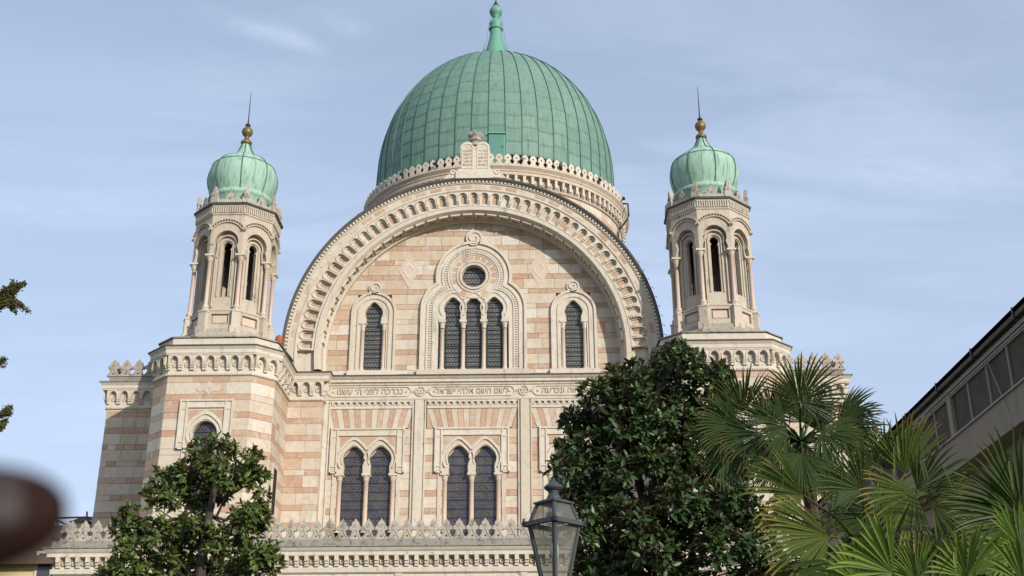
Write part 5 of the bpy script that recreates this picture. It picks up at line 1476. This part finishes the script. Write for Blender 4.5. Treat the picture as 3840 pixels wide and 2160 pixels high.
palm('palm_tree', 'yellow tipped fan palm with sunlit blades at the bottom right', crB, [
    (3015, 1858, -45.5, 170, 285, 52, .25, -.55, None),
    (3110, 2010, -45.6, 188, 300, 60, .25, -.4, None),
    (3170, 2100, -45.8, 235, 260, 60, .3, -.3, M_PALMD),
    (3395, 1775, -44.8, 95, 245, 50, .0, .1, None),
    (3430, 1850, -45.6, 205, 250, 70, .35, -.3, None),
    (3440, 1840, -45.3, 50, 215, 62, .1, .3, M_PALMD),
    (3235, 1838, -45.2, 150, 225, 75, .1, -.2, M_PALMD),
    (3320, 1760, -44.6, 75, 190, 70, .0, .1, M_PALMD),
    (3500, 1900, -45.2, -20, 190, 75, .2, .4, None),
    (3300, 1930, -45.0, 230, 250, 95, .2, -.1, M_PALMD),
    (3480, 1990, -45.0, 290, 240, 100, .2, .1, M_PALMD),
], 9, .62, M_PALM, 9, .13)
crC = at(3640, 2330, -46.6)
palm('palm_tree', 'fresh green fan palm low in the bottom right corner', crC, [
    (3836, 1925, -45.9, 118, 345, 68, .05, -.1, M_PALMD),
    (3840, 1960, -45.9, 165, 290, 50, .05, -.2, M_PALMD),
    (3625, 2165, -47.0, 100, 235, 82, .25, .1, M_PALMG),
    (3350, 2150, -47.2, 150, 300, 58, .3, -.2, M_PALMG),
    (3830, 2060, -46.8, 160, 205, 75, .2, -.1, M_PALMG),
    (3440, 2180, -46.8, 120, 200, 60, .1, 0, None),
    (3840, 2190, -47.2, 110, 230, 80, .2, 0, M_PALMG),
    (3230, 2190, -46.8, 165, 240, 60, .3, -.3, M_PALMG),
    (3720, 2230, -46.2, 60, 230, 80, .1, .2, M_PALMD),
], 4, .6, M_PALMG, 15, .12)

# ================================================================= FINGERTIP AT THE LENS
d_ = RT*((88-1920)/FPX) + UP*((1080-1930)/FPX) + FW
fc = EYE + d_*.158
ax = (RT*.93+UP*.10+FW*.12).normalized(); ny = (-FW*.75+UP*.55); ny = (ny-ax*ny.dot(ax)).normalized(); sz = ax.cross(ny)
FM = Matrix(((ax.x, sz.x, ny.x, fc.x), (ax.y, sz.y, ny.y, fc.y), (ax.z, sz.z, ny.z, fc.z), (0, 0, 0, 1)))
fg = thing('finger', 'out of focus dark fingertip poking into the lower left corner', 'finger', tuple(fc))
prof = [(-.055, .0090), (-.03, .0088), (-.018, .0084), (-.009, .0077), (-.004, .0067), (-.0015, .0061), (.001, .0053), (.003, .0043), (.0045, .0032), (.0054, .0019), (.0058, 0.0002)]
b = MB(); vs = []; fs = []; n = 20
for x, r in prof:
    for j in range(n):
        a = 2*pi*j/n; vs.append((x, r*cos(a)*1.12, r*sin(a)*1.0))
for i in range(len(prof)-1):
    for j in range(n): fs.append((i*n+j, i*n+(j+1) % n, (i+1)*n+(j+1) % n, (i+1)*n+j))
fs.append(tuple(range(n)))
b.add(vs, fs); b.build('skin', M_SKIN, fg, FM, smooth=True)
b = MB(); vs = []; fs = []
for i in range(7):
    x = -.0075+.0088*i/6
    rr_ = next(r0+(r1-r0)*(x-x0)/(x1-x0) for (x0, r0), (x1, r1) in zip(prof, prof[1:]) if x0 <= x <= x1)+.0002
    for j in range(7):
        a = radians(90-34+68*j/6)
        vs.append((x, rr_*cos(a)*1.12, rr_*sin(a)+.0002))
for i in range(6):
    for j in range(6): fs.append((i*7+j, i*7+j+1, i*7+j+8, i*7+j+7))
b.add(vs, fs); b.build('fingernail', M_NAIL, fg, FM, smooth=True)
